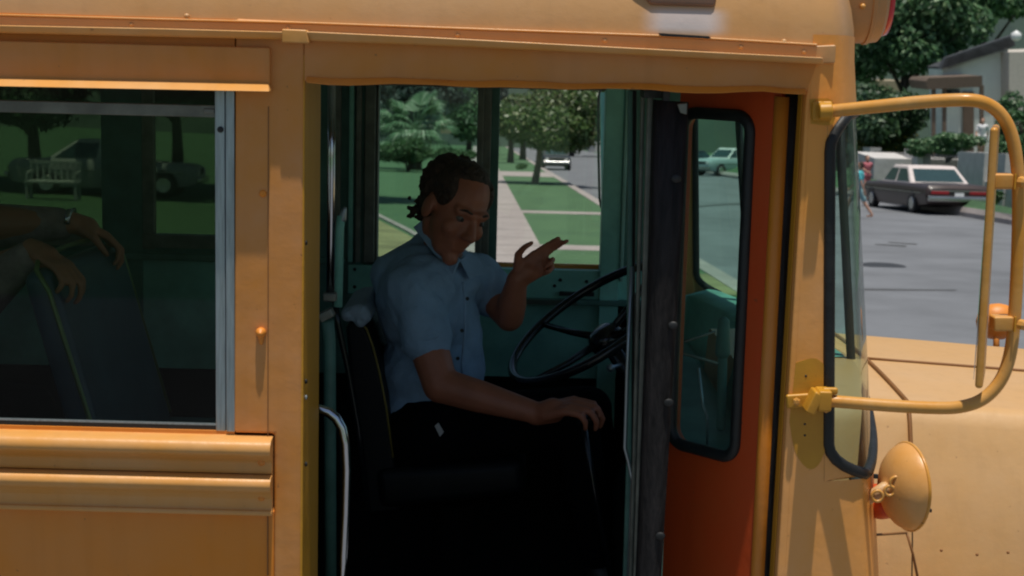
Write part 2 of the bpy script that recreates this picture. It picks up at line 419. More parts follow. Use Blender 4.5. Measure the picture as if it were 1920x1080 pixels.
# curved garden kerb on the left lawn
def lz(x, y):   # lawn height
    s = side_r(y).x - 1.75
    return gz(y) + 0.118 + max(0, (s - x)) / 58.25 * 1.2
def GL(px, py):
    p = G(px, py, 0.12)
    for _ in range(6):
        p = G(px, py, lz(p.x, p.y) - gz(p.y))
    return p
mb = MB(); pth = [GL(620, 380), GL(660, 388), GL(708, 405), GL(764, 433), GL(830, 470), GL(900, 520)]
mb.tube([p + Vector((0, 0, 0.0)) for p in pth], 0.075, 6)
tag(mb.build("garden_edging", M_conc), kind='structure')
mb = MB(); mb.add([p + Vector((0, 0, 0.004)) for p in [GL(640, 395), GL(708, 412), GL(764, 440), GL(830, 477), GL(880, 520), GL(640, 520)]], [(0, 1, 2, 3, 4, 5)])
tag(mb.build("bare_lawn", M_grassdry), kind='structure')
# manhole and tar patches on the asphalt
m0 = G(1655, 499)
o = MB().lathe([(0.42, 0.0), (0.42, 0.012), (0.40, 0.016), (0.0, 0.017)], m0, (0, 0, 1), 32).build("manhole_cover", M_iron)
tag(o, "round dark iron manhole cover in the road behind the hood", "manhole cover")
mb = MB()
for a, b, c, d in (((1610, 541), (1795, 543), (1790, 545), (1612, 544)), ((1640, 457), (1700, 460), (1698, 463), (1642, 459)), ((1300, 386), (1400, 380), (1400, 382), (1301, 389)), ((1665, 453), (1720, 457), (1718, 459), (1667, 455))):
    mb.add([G(*q, 0.004) for q in (a, b, c, d)], [(0, 1, 2, 3)])
tag(mb.build("tar_patches", M_tar), kind='structure')
# far side: kerb, strip and bank beyond the street
rk = right[2:]
n_ = [Vector((0.05, 1.0, 0)) for _ in rk]
band("far_kerb", [p + Vector((0, 0.35, 0)) for p in rk], rk, M_conc, 0.14, 0.17)
band("far_sidewalk", [p + Vector((0, 2.6, 0.02)) for p in rk], [p + Vector((0, 0.35, 0)) for p in rk], M_conc, 0.135)
band("bank", [p + Vector((0, 40, -1.4)) for p in rk], [p + Vector((0, 2.6, 0.02)) for p in rk], M_grass, 0.13)
# wooded hillside closing the view
M_hill = mat("wooded_hillside", (0.05, 0.085, 0.055), 0.95, vscale=0.05, bump=1.0, bscale=0.25, col2=(0.018, 0.035, 0.03))
mb = MB(); nx, ny = 90, 22
rnd = random.Random(3)
for j in range(ny):
    for i in range(nx):
        x = lerp(-330, 420, i / (nx - 1)); y = lerp(215, 420, j / (ny - 1))
        h = 62 * (1 - math.exp(-j / 6.0)) + 5 * math.sin(x * 0.031 + j) + 2.5 * math.sin(x * 0.11) + rnd.uniform(-1.5, 1.5)
        mb.v.append((x + rnd.uniform(-2, 2), y, gz(215) - 1 + (h if j else 0)))
for j in range(ny - 1):
    for i in range(nx - 1):
        a = j * nx + i; mb.f.append((a, a + 1, a + 1 + nx, a + nx))
tag(mb.build("hillside", M_hill, smooth=True), kind='structure')

# ================================================================== TREES
M_bark = mat("grey_bark", (0.16, 0.13, 0.10), 0.9, bump=0.6, bscale=30, var=0.3)
M_barkd = mat("dark_bark", (0.06, 0.045, 0.035), 0.9, bump=0.6, bscale=30, var=0.3)
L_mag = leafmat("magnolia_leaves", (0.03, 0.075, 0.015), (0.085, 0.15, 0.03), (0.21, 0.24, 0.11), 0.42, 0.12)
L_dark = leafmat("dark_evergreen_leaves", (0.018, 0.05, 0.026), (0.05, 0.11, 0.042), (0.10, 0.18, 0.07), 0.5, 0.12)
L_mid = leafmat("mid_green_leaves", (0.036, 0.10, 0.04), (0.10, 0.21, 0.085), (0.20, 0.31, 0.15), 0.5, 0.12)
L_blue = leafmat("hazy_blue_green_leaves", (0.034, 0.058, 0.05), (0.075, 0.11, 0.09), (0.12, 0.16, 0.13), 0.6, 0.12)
L_yel = leafmat("yellow_flowering_leaves", (0.04, 0.075, 0.02), (0.09, 0.14, 0.04), (0.48, 0.40, 0.09), 0.5, 0.16)
L_hedge = leafmat("hedge_leaves", (0.025, 0.075, 0.02), (0.06, 0.14, 0.04), (0.09, 0.18, 0.06), 0.55, 0.1)
L_palm = leafmat("palm_fronds", (0.08, 0.17, 0.08), (0.15, 0.28, 0.14), (0.30, 0.40, 0.26), 0.45, 0.2)
def leaves(name, lobes, n, size, m, parent, seed=1, shell=0.55):
    """lobes: (centre, (rx,ry,rz)); many leaf-sized faces spread through each lobe"""
    rg = np.random.default_rng(seed)
    vol = np.array([l[1][0] * l[1][1] * l[1][2] for l in lobes]) ** 0.75; vol /= vol.sum()
    V = []; cnt = 0
    for (c, r), p in zip(lobes, vol):
        k = max(6, int(n * p))
        d = rg.normal(size=(k, 3)); d /= np.linalg.norm(d, axis=1)[:, None]
        rad = shell + (1 - shell) * rg.random(k) ** 0.6 + rg.normal(size=k) * 0.05
        P = np.array(c)[None] + d * rad[:, None] * np.array(r)[None]
        nr = d * 0.8 + rg.normal(size=(k, 3)) * 0.7 + np.array([0, 0, 0.45]); nr /= np.linalg.norm(nr, axis=1)[:, None]
        t = np.cross(nr, rg.normal(size=(k, 3))); t /= np.linalg.norm(t, axis=1)[:, None]
        b = np.cross(nr, t); s = size * (0.6 + 0.8 * rg.random(k))[:, None]
        q = np.stack([P - t * s, P - b * s * 0.45 + nr * s * 0.12, P + t * s, P + b * s * 0.45 + nr * s * 0.12], 1)
        V.append(q.reshape(-1, 3)); cnt += k
    V = np.concatenate(V)
    me = bpy.data.meshes.new(name)
    me.vertices.add(len(V)); me.vertices.foreach_set("co", V.astype(np.float32).ravel())
    me.loops.add(cnt * 4); me.loops.foreach_set("vertex_index", np.arange(cnt * 4, dtype=np.int32))
    me.polygons.add(cnt); me.polygons.foreach_set("loop_start", np.arange(0, cnt * 4, 4, dtype=np.int32))
    me.polygons.foreach_set("loop_total", np.full(cnt, 4, dtype=np.int32))
    me.update(); me.validate()
    return link_mesh(name, me, m, parent)
def lobes_for(c, r, n, rg, flat=1.0):
    out = [(tuple(c), (r[0] * 0.6, r[1] * 0.6, r[2] * 0.6))]
    for _ in range(n):
        a = rg.uniform(0, 2 * PI); e = rg.uniform(-0.55, 1.0); q = rg.uniform(0.45, 0.78)
        p = (c[0] + math.cos(a) * math.cos(e) * r[0] * q, c[1] + math.sin(a) * math.cos(e) * r[1] * q, c[2] + math.sin(e) * r[2] * q * flat)
        s = rg.uniform(0.26, 0.45); out.append((p, (r[0] * s, r[1] * s, r[2] * s * 0.85)))
    return out
def tree(name, base, crown_c, crown_r, n, size, m, label, cat="tree", group=None, trunk=0.12, bark=None, seed=1, nl=14, lean=(0, 0)):
    bark = bark or M_bark
    t = thing(name, base, label, cat, group); rg = random.Random(seed)
    mb = MB(); b = Vector(base); c = Vector(crown_c)
    mb.tube([b - Vector((0, 0, 0.2)), b, lerp(b, c, 0.35) + Vector((0.04, 0, 0)), lerp(b, c, 0.7), c], [trunk * 1.4, trunk * 1.15, trunk * 0.9, trunk * 0.7, trunk * 0.35], 9)
    for k in range(7):
        a = rg.uniform(0, 2 * PI); s = lerp(b, c, rg.uniform(0.55, 0.9))
        e = c + Vector((math.cos(a) * crown_r[0] * 0.65, math.sin(a) * crown_r[1] * 0.65, rg.uniform(-0.2, 0.6) * crown_r[2]))
        mb.tube([s, lerp(s, e, 0.5) + Vector((0, 0, 0.1)), e], [trunk * 0.5, trunk * 0.3, trunk * 0.1], 6)
    mb.build("trunk", bark, t, smooth=True)
    leaves("crown", lobes_for(crown_c, crown_r, nl, rg), n, size, m, t, seed)
    return t
# street tree in the parkway
b = G(1003, 344, 0.115); Y = b.y; k = sc(Y)
cc = at(1018, 226, Y)
tree("magnolia_tree", b, cc, (114 / k, 105 / k, 86 / k), 20000, 0.115, L_mag, "round leafy tree on a slim trunk beside the sidewalk, nearest of the street trees", "tree", "street trees", 6.5 / k, M_bark, 5, 26)
# two more trees further along the same strip
for px, py, cw, ch, cy, lb in ((957, 306, 42, 45, 235, "slim dark street tree behind the leafy one, close to the window post"), (980, 300, 55, 60, 225, "thick trunked street tree farther back, just left of the parked dark car")):
    b = G(px, py, 0.1); k = sc(b.y); c = at(px, cy, b.y)
    tree("street_tree", b, c, (cw / k, cw / k, ch / k), 2500, 0.16, L_dark, lb, "tree", "street trees", 6 / k, M_barkd, int(px), 10)
# shrubs beside the parked car
# palm
b = GL(778, 318); Y = b.y; k = sc(Y)
pt = thing("palm_tree", b, "spreading fan palm on the lawn behind the left window pane", "palm tree")
top = at(778, 243, Y)
MB().tube([b - Vector((0, 0, .3)), lerp(b, top, .5), top], [14 / k, 13 / k, 17 / k], 10).build("trunk", M_barkd, pt, smooth=True)
rg = random.Random(11); mb = MB()
for i in range(46):
    a = rg.uniform(0, 2 * PI); e = rg.uniform(-0.45, 1.15); Lf = rg.uniform(70, 105) / k
    d = Vector((math.cos(a) * math.cos(e), math.sin(a) * math.cos(e), math.sin(e)))
    side = d.cross(Vector((0, 0, 1))).normalized(); upv = side.cross(d)
    mb.tube([top, top + d * Lf * 0.5], 0.6 / k, 4)
    hub = top + d * Lf * 0.5
    for j in range(13):                               # fan blades
        s = (j - 6) / 6.0; ang = s * 1.25
        dd = (d * math.cos(ang) + side * math.sin(ang))
        l = Lf * 0.52 * (1 - 0.25 * abs(s)); tip = hub + dd * l - Vector((0, 0, l * 0.35))
        mid = hub + dd * l * 0.55
        wv = (dd.cross(upv)).normalized() * (2.4 / k)
        mb.add([hub, mid + wv, tip, mid - wv], [(0, 1, 2, 3)])
mb.build("fronds", L_palm, pt)
# dome hedge under the palm
def shrub(name, px, py, w, h, m, label, n=3000, size=0.1, Y=None, ratio=1.0, cat="shrub", group=None, lobes=10, seed=3, lawn=False):
    b = GL(px, py) if lawn else G(px, py, 0.1)
    if Y is not None: b = at(px, py, Y)
    k = sc(b.y); t = thing(name, b, label, cat, group); rg = random.Random(seed)
    c = at(px, py - h / 2, b.y); rx, rz = w / 2 / k, h / 2 / k
    mb = MB()
    for q in range(5):
        a = rg.uniform(0, 2 * PI); mb.tube([b, c + Vector((math.cos(a) * rx * .5, math.sin(a) * rx * .3, rz * .3))], [0.03 + rx * 0.02, 0.015], 5)
    mb.build("stems", M_barkd, t)
    leaves("foliage", lobes_for((c.x, c.y, c.z), (rx, min(rx, 2.5) * ratio, rz), lobes, rg), n, size, m, t, seed, 0.4)
    return t
shrub("clipped_bush", 765, 322, 150, 75, L_hedge, "broad dark green bush spread under the fan palm", 6000, 0.09, lawn=True, ratio=0.7, seed=8, cat="bush")
shrub("clipped_bush", 850, 318, 100, 48, L_hedge, "lower green bush to the right of the palm, behind the driver's head", 3500, 0.09, lawn=True, ratio=0.6, seed=9, cat="bush")
shrub("small_shrub", 978, 318, 26, 12, L_hedge, "small low shrub at the foot of the thick street tree", 400, 0.1, seed=10)
# background trees to the left of the street
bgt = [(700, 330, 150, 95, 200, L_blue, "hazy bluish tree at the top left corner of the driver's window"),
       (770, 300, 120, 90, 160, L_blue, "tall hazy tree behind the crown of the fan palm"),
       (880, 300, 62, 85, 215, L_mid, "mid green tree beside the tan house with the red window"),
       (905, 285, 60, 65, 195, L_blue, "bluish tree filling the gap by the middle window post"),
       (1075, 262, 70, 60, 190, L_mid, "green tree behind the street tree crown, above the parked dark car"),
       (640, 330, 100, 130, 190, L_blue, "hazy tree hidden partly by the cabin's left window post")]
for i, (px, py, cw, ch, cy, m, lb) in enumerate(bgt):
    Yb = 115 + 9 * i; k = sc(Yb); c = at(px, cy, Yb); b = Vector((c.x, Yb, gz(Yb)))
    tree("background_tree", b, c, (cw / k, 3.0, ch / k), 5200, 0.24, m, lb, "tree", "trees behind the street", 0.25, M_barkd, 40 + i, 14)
# dense tree behind passenger windows
for i, (px, cy, cw, ch, lb) in enumerate(((60, 190, 150, 90, "dark tree seen through the passenger window at its left edge"), (330, 170, 150, 80, "dark tree seen through the passenger window above the parked silver car"))):
    Yb = 40 + 6 * i; k = sc(Yb); c = at(px, cy, Yb); b = Vector((c.x, Yb, lz(c.x, Yb)))
    tree("yard_tree", b, c, (cw / k, 2.2, ch / k), 4200, 0.12, L_dark, lb, "tree", "trees in the yard", 0.2, M_barkd, 60 + i, 12)
b = GL(232, 350); k = sc(b.y)
tree("shade_tree", b, (b.x + .5, b.y - 1.0, b.z + 6.2), (8.0, 7.0, 1.8), 24000, 0.32, L_dark, "wide shade tree whose trunk stands behind the dark window post, over the silver car", "tree", "trees in the yard", 0.28, M_barkd, 66, 16)
# trees on the right
rt = [(1700, 70, 150, 120, 78, L_mid, 11000, 0.20, "great bushy green tree to the left of the dark roofed house"),
      (1850, -5, 130, 75, 92, L_mid, 6000, 0.2, "green tree rising behind the dark tiled roof"),
      (1640, 225, 110, 75, 74, L_dark, 6500, 0.17, "low dark tree filling the gap under the great bushy tree"),
      (1590, 130, 42, 45, 120, L_mid, 2200, 0.2, "distant green tree beside the bus front corner post"),
      (1905, 255, 50, 95, 60, L_mid, 4200, 0.12, "green bush tree behind the mirror arm at the right edge")]
for i, (px, cy, cw, ch, Yb, m, n, s, lb) in enumerate(rt):
    k = sc(Yb); c = at(px, cy, Yb); b = Vector((c.x, Yb, gz(Yb) + 0.5))
    tree("leafy_tree", b, c, (cw / k, min(cw / k, 3.0), ch / k), n, s, m, lb, "tree", "trees around the house", 0.25, M_barkd, 80 + i, 20)
for i, (px, h, lb) in enumerate(((1588, 62, "narrow cypress left of its pair on the far hill"), (1606, 60, "narrow cypress right of its pair on the far hill"))):
    Yb = 150.0; k = sc(Yb); b = at(px, 150, Yb)
    t = thing("cypress_tree", b, lb, "cypress", "cypresses on the hill")
    MB().tube([b, b + Vector((0, 0, h / k * .6))], [0.15, 0.05], 6).build("trunk", M_barkd, t)
    c = b + Vector((0, 0, h / k * .5)); leaves("crown", [((c.x, c.y, c.z), (6 / k, 6 / k, h / k * .55))], 900, 0.2, L_dark, t, 7 + i)
shrub("flowering_bush", 1655, 312, 165, 105, L_yel, "broad bush covered in small yellow flowers below the mirror arm", 7500, 0.10, Y=74, ratio=0.6, cat="bush", seed=21, lobes=16)
shrub("garden_bush", 1775, 305, 150, 62, L_mid, "green bush on top of the wall in front of the porch posts", 5000, 0.085, Y=62, ratio=0.5, cat="bush", seed=22, lobes=14)
shrub("ivy_bank", 1835, 412, 130, 70, L_hedge, "ivy covered bank behind the trunk of the big dark sedan", 6000, 0.075, Y=49.5, ratio=0.35, cat="ivy", seed=23, lobes=14)
shrub("ivy_bank", 1900, 330, 60, 60, L_hedge, "ivy clump under the right edge of the mirror arm", 2500, 0.08, Y=52, ratio=0.35, cat="ivy", seed=24)
shrub("garden_bush", 1580, 330, 60, 60, L_dark, "dark bush beside the windshield post behind the two pedestrians", 2500, 0.09, Y=62, ratio=0.5, cat="bush", seed=25)

# ================================================================== HOUSES AND WALLS
M_stuc = mat("grey_green_stucco", (0.66, 0.72, 0.66), 0.9, var=0.06, vscale=1.0)
M_stucl = mat("cream_stucco", (0.50, 0.46, 0.40), 0.9, var=0.06)
M_tan = mat("tan_stucco", (0.32, 0.26, 0.17), 0.9, var=0.1)
M_tile = mat("dark_roof_tiles", (0.05, 0.052, 0.055), 0.6, var=0.4, vscale=3, bump=0.8, bscale=5)
M_wood = mat("weathered_brown_wood", (0.12, 0.085, 0.06), 0.8)
M_redp = mat("red_shutter", (0.35, 0.03, 0.03), 0.6)
M_white = mat("white_paint", (0.75, 0.75, 0.74), 0.5, var=0.05)
M_dglass = mat("dark_window_glass", (0.02, 0.03, 0.035), 0.08, var=0.2)
M_block = mat("pale_block_wall", (0.52, 0.50, 0.48), 0.9, var=0.1, vscale=2, bump=0.5, bscale=4)
def bx(mb, pts, Y, d): return mb.px(pts, Y, d)
hb = Vector((at(1850, 300, 68).x, 68, gz(68)))
h = thing("dark_roofed_house", hb, "grey green stucco house with dark tiled roof edge and porch at right", "house")
MB().px([(1768, 128), (1775, 340), (1893, 360), (1890, 82)], 68, 2.5).build("wall", M_stuc, h)
mb = MB(); mb.slab([at(x, y, 68) + Vector((0, .1, 0)) for x, y in ((1767, 126), (1768, 130), (1892, 84), (1892, 78))], (0, 2.6, 0)); mb.build("flat_roof", M_tile, h)
MB().px([(1892, 98), (1892, 360), (2120, 370), (2120, 90)], 66.8, 8).build("sunlit_wall", M_stucl, h)
mb = MB(); mb.slab([at(1764, 130, 67.6), at(1774, 108, 67.6), at(1898, 66, 67.6), at(1904, 86, 67.6)], (0, 0.5, 0)); mb.build("roof", M_tile, h)
mb = MB()
for i in range(30):     # tile courses
    x = 1780 + i * 4.1; y0 = 100 - (x - 1779) * 0.33; mb.px([(x, y0 + 10), (x + 1.0, y0 + 10), (x - .5, y0 + 30), (x - 1.5, y0 + 30)], 67.55, 0.05)
mb.build("tile_ribs", M_tile, h)
mb = MB(); mb.px([(1736, 152), (1742, 146), (1842, 142), (1842, 163), (1740, 168)], 65, 3); pr = mb.build("porch_roof", M_wood, h)
for x in (1748, 1768, 1838): MB().px([(x, 160), (x + 7, 160), (x + 6, 330), (x, 330)], 65.2, 0.15).build("porch_post", M_wood, h)
d_ = MB().px([(1806, 172), (1826, 172), (1826, 330), (1806, 330)], 67.85, 0.1).build("door", M_wood, h)
mb = MB(); mb.px([(1770, 168), (1800, 168), (1800, 185), (1770, 185)], 67.85, 0.1); mb.build("window", M_dglass, h)
MB().lathe([(.10, -.1), (.22, .0), (.22, .2), (.0, .35)], at(1905, 72, 66), (0, 0, 1), 12).build("lamp", M_white, h, smooth=True)
# tan house on the hillside
Yh = 170; k = sc(Yh)
h = thing("tan_hillside_house", Vector((at(850, 230, Yh).x, Yh, at(850, 245, Yh).z)), "tan house with a red shuttered window and two white windows, seen over the palm", "house")
MB().px([(826, 162), (826, 250), (884, 252), (884, 164)], Yh, 5).build("wall", M_tan, h)
for x in (846, 865): 
    f_ = MB().px([(x, 168), (x + 12, 168), (x + 12, 187), (x, 187)], Yh - .12, .1).build("window", M_white, h)
MB().px([(838, 201), (860, 201), (860, 214), (838, 214)], Yh - .14, .1).build("shutter", M_redp, h)
mb = MB(); mb.slab([at(822, 164, Yh - .4), at(888, 166, Yh - .4), at(878, 150, Yh + 2), at(832, 149, Yh + 2)], (0, 1.0, 0)); mb.build("roof", M_tile, h)
# pale houses up the street and beyond the bus front
Yh = 150
h = thing("pale_house", Vector((at(1120, 240, Yh).x, Yh, gz(Yh))), "pale grey house above the white parked cars", "house")
MB().px([(1104, 190), (1104, 285), (1190, 288), (1190, 192)], Yh, 6).build("wall", M_block, h)
mb = MB(); mb.slab([at(1096, 192, Yh - .4), at(1196, 194, Yh - .4), at(1180, 172, Yh + 3), at(1112, 171, Yh + 3)], (0, 1.0, 0)); mb.build("roof", mat("terracotta_tiles", (0.30, 0.12, 0.07), 0.8), h)
Yh = 130
h = thing("flat_roofed_house", Vector((at(1615, 160, Yh).x, Yh, at(1615, 180, Yh).z)), "low pale roofed house beyond the bus front corner", "house")
MB().px([(1580, 150), (1580, 185), (1700, 190), (1700, 152)], Yh, 6).build("wall", M_tan, h)
MB().px([(1590, 151), (1604, 142), (1645, 141), (1652, 149)], Yh - .5, 7).build("roof", M_stucl, h)
# block and iron wall that follows the far kerb behind the sedan
XW = 16.6
def wy(px): return XW * FPX / (px - 960) + CAM.y
def wpt(px, h): Yw = wy(px); return Vector((at(px, 300, Yw).x, Yw, gz(Yw) + h))
fb = wpt(1760, 0); f = thing("garden_wall", fb, "low block wall with pale piers and dark iron railings behind the big sedan", "wall")
def wallbox(mb, a, b, h0, h1, th=.3, off=0.0): return mb.slab([wpt(a, h0) + Vector((off, 0, 0)), wpt(b, h0) + Vector((off, 0, 0)), wpt(b, h1) + Vector((off, 0, 0)), wpt(a, h1) + Vector((off, 0, 0))], (th, 0, 0))
wallbox(MB(), 1600, 1960, -.5, .95).build("wall_base", M_block, f)
for a, b_ in ((1620, 1634), (1698, 1726), (1800, 1850), (1872, 1890)):
    wallbox(MB(), a, b_, -.4, 1.95, .5, -.08).build("pier", M_block, f); 
for a, b_ in ((1636, 1698), (1727, 1799)):
    mb = MB(); x = a + 1.0
    while x < b_ - 1: p = wpt(x, .93); mb.tube([p + Vector((.1, 0, 0)), p + Vector((.1, 0, .88))], .028, 5); x += 4.0
    for hh in (1.0, 1.72): mb.tube([wpt(a - 1, hh) + Vector((.1, 0, 0)), wpt(b_ + 1, hh) + Vector((.1, 0, 0))], .03, 5)
    mb.build("railing", M_iron, f)
# ================================================================== THE BUS
XB = -3.7                                        # rear end of the modelled cabin
W_ = 2.36
bus = thing("school_bus", (-1.0, 1.18, 0.0), "old orange school bus filling the picture, entrance door folded open", "school bus")
def left(p): q = Vector(p); q.x = XB; return q
def zpx(px, py, Y=0.0): return at(px, py, Y).z
def strip(mb, top, bot, Y0, Y1, Yb0=None):
    """long band across the side: top/bottom pixel polylines, front at Y0, back at Y1; bottom edge may stand at Yb0"""
    Yb0 = Y0 if Yb0 is None else Yb0
    T = [at(x, y, Y0) for x, y in top]; B = [at(x, y, Yb0) for x, y in bot]
    n = len(T); bT = [Vector((p.x, Y1, p.z)) for p in T]; bB = [Vector((p.x, Y1, p.z)) for p in B]
    vs = T + B + bT + bB; f = []
    for i in range(n - 1):
        f += [(i, i + 1, n + i + 1, n + i), (2 * n + i, 3 * n + i, 3 * n + i + 1, 2 * n + i + 1), (i, 2 * n + i, 2 * n + i + 1, i + 1), (n + i, n + i + 1, 3 * n + i + 1, 3 * n + i)]
    f += [(0, n, 3 * n, 2 * n), (n - 1, 3 * n - 1, 4 * n - 1, 2 * n - 1)]
    return mb.add(vs, f)
XL = -2700                                       # pixel column far outside the frame, used to run bands rearwards
def ex(x, y, slope=0.0245): return (XL, y + (XL - x) * slope)
def catmull(P, n):
    out = []
    for i in range(len(P) - 1):
        p0 = P[max(i - 1, 0)]; p1 = P[i]; p2 = P[i + 1]; p3 = P[min(i + 2, len(P) - 1)]
        for k in range(n):
            t = k / n
            out.append(tuple(0.5 * ((2 * b) + (-a + c) * t + (2 * a - 5 * b + 4 * c - d) * t * t + (-a + 3 * b - 3 * c + d) * t ** 3) for a, b, c, d in zip(p0, p1, p2, p3)))
    out.append(P[-1]); return out
# --- side skin
mb = MB()
strip(mb, [ex(0, 950, .02), (0, 950), (514, 958)], [ex(0, 1620), (0, 1620), (514, 1632)], 0.0, 0.03)
mb.build("lower_panel", M_side, bus, bevel=0.003)
mb = MB(); strip(mb, [ex(0, 797, .02), (0, 797), (440, 808)], [ex(0, 949, .02), (0, 949), (440, 957)], 0.004, 0.03)
mb.build("beltline_panel", M_side, bus)
mb = MB(); strip(mb, [ex(0, 24, .024), (0, 24), (440, 36)], [ex(0, 158, .022), (0, 158), (440, 166)], 0.002, 0.03)
mb.build("window_header", M_side, bus)
mb = MB().slab([at(x, y, -0.002) for x, y in ((441, 34), (571, 40), (560, 1630), (512, 1630), (513.5, 813.7), (438, 812))], (0, 0.05, 0))
mb.build("door_pillar", M_pillar, bus, bevel=0.006)
mb = MB(); strip(mb, [(502.5, 200), (504, 200)], [(501, 1080), (502.5, 1080)], -0.0035, 0.0)
mb.build("panel_seam", M_seam, bus)
# --- belt rails
def rail_profile(name, rows, x1, m):
    mbx = MB(); xr = at(x1, 850, 0).x; n = len(rows)
    q_ = catmull([(r_[0], r_[1]) for r_ in rows], 4); rows = q_; n = len(rows)
    a = [Vector((XB, yo, zpx(250, py) )) for py, yo in rows]; b = [Vector((xr, yo, zpx(250, py) + (-0.0245 + 0.0175) * 0)) for py, yo in rows]
    mbx.add(a + b, [(i, i + 1, n + i + 1, n + i) for i in range(n - 1)] + [tuple(range(n)), tuple(range(2 * n - 1, n - 1, -1))])
    return mbx.build(name, m, bus, auto=True)
rail_profile("rub_rail", [(811, 0.006), (813, -.018), (816, -.030), (822, -.037), (830, -.040), (838, -.038), (846, -.028), (852, -.019), (860, -.013), (879, -.012), (880, 0.006)], 512, M_rail)
rail_profile("rub_rail", [(881, 0.006), (881.5, -.018), (884, -.031), (890, -.038), (898, -.040), (907, -.035), (915, -.024), (923, -.016), (930, -.012), (946, -.011), (948, -.018), (955, -.019), (958, -.010), (960, 0.006)], 512, M_rail)
for py in (867, 933):
    MB().ell(at(490, py, -0.014), (0.007, 0.005, 0.007)).build("rivet", M_side, bus, smooth=True)
# --- eaves: bead, drip rail, visor, door header
mb = MB(); strip(mb, [ex(0, 26, .026), (0, 26), (300, 34), (575, 41), (1100, 60), (1240, 65), (1400, 74), (1533, 82)], [ex(0, 30, .026), (0, 30), (300, 38), (575, 45), (1100, 64), (1240, 69), (1400, 78), (1533, 86)], -0.010, 0.02)
mb.build("roof_bead", M_rail, bus, bevel=0.0015)
mb = MB(); strip(mb, [ex(0, 31, .026), (0, 31), (300, 39), (575, 46), (1100, 65), (1240, 70), (1400, 79), (1533, 87)], [ex(0, 50, .026), (0, 50), (300, 56), (575, 64), (1100, 88), (1240, 95), (1400, 103), (1533, 110)], -0.006, 0.01); mb.build("eaves_band", M_roof, bus)
mb = MB(); strip(mb, [(571, 41), (1100, 62), (1400, 76), (1545, 84)], [(571, 152), (900, 160), (1250, 169), (1512, 172)], -0.001, 0.03)
mb.build("door_header", M_pillar, bus)
def rail(T, B, nm):
    mbx = MB(); strip(mbx, T, B, -0.040, 0.01, -0.028)
    return mbx.build(nm, M_rail, bus, bevel=0.005, seg=3)
rail([ex(0, 47, .026), (0, 47), (300, 53), (556, 60)], [ex(0, 62, .026), (0, 62), (300, 69), (556, 75)], "drip_rail")
rail([(560, 58), (800, 69), (1100, 85), (1350, 98), (1546, 108)], [(560, 76), (800, 85), (1100, 99), (1350, 111), (1546, 121)], "drip_rail")
mb = MB(); strip(mb, [(528, 54), (575, 56)], [(528, 80), (580, 82)], -0.039, 0.0); mb.build("rail_joint_plate", M_rail, bus, bevel=0.003)
for x, y in ((247, 46), (350, 30), (540, 52), (858, 66), (1134, 76), (1389, 88), (1507, 97), (1470, 78)):
    MB().ell(at(x, y, -0.004), (0.006, 0.005, 0.005)).build("rivet", M_roof, bus, smooth=True)
mb = MB(); strip(mb, [ex(0, 76, .024), (0, 76), (506, 89)], [ex(0, 150, .024), (0, 150), (506, 160)], -0.016, 0.0)
mb.build("window_visor", M_pillar, bus, bevel=0.003)
mb = MB(); strip(mb, [ex(0, 145, .022), (0, 145), (503, 155)], [ex(0, 162, .022), (0, 162), (505, 172)], -0.018, -0.001, -0.048)
mb.build("visor_lip", M_rail, bus, bevel=0.002)
T = []; B = []
rg = random.Random(5)
for i in range(24):
    x = lerp(574, 1512, i / 23); y = lerp(148, 170, i / 23) + 2.0 * math.sin(i * 1.15) + rg.uniform(-1, 1)
    T.append((x, y - 5)); B.append((x, y + 7 + 1.5 * math.sin(i * 0.8)))
mb = MB(); strip(mb, T, B, -0.004, 0.015, -0.019); mb.build("header_lip", M_side, bus, bevel=0.002)
# --- door jambs
J0 = at(571, 300, 0).x
mb = MB(); mb.slab([Vector((J0 - 0.05, 0.0, 2.47)), Vector((J0 - 0.0, 0.0, 2.47)), Vector((J0 - 0.0, 0.0, 1.0)), Vector((J0 - 0.05, 0.0, 1.0))], (0, 0.25, 0))
mb.build("rear_door_jamb", M_jamb, bus, bevel=0.003)
for y in (455, 715, 745, 870): MB().ell(at(570, y, 0.02) + Vector((0.004, 0, 0)), (0.003, 0.005, 0.005)).build("screw", M_rub if y != 745 else M_alu, bus)
def jx(z):                                        # front edge of the door opening leans slightly
    a, b = at(1515, 122, 0), at(1457, 1080, 0); return a.x + (z - a.z) / (b.z - a.z) * (b.x - a.x)
mb = MB(); zt, zb = 2.46, 1.0
mb.slab([Vector((jx(zt), 0.0, zt)), Vector((0.558, 0.0, zt)), Vector((0.558, 0.0, zb)), Vector((jx(zb), 0.0, zb))], (0, 0.20, 0))
mb.build("front_door_jamb", M_post, bus, bevel=0.004)
mb = MB()      # ochre touch-up strip and rubber seal on the jamb's inner face
mb.slab([Vector((jx(zt) - 0.003, 0.03, zt - .02)), Vector((jx(zt) - 0.003, 0.10, zt - .02)), Vector((jx(zb) - 0.003, 0.10, zb)), Vector((jx(zb) - 0.003, 0.03, zb))], (0.002, 0, 0))
mb.build("jamb_strip", M_jamb, bus)
mb = MB(); mb.tube([(jx(zt) - 0.010, 0.085, zt - .03), (jx(2.1) - 0.012, 0.085, 2.1), (jx(1.7) - 0.010, 0.085, 1.7), (jx(zb) - 0.012, 0.085, zb)], 0.017, 10)
mb.build("door_seal", M_rubg, bus, smooth=True)
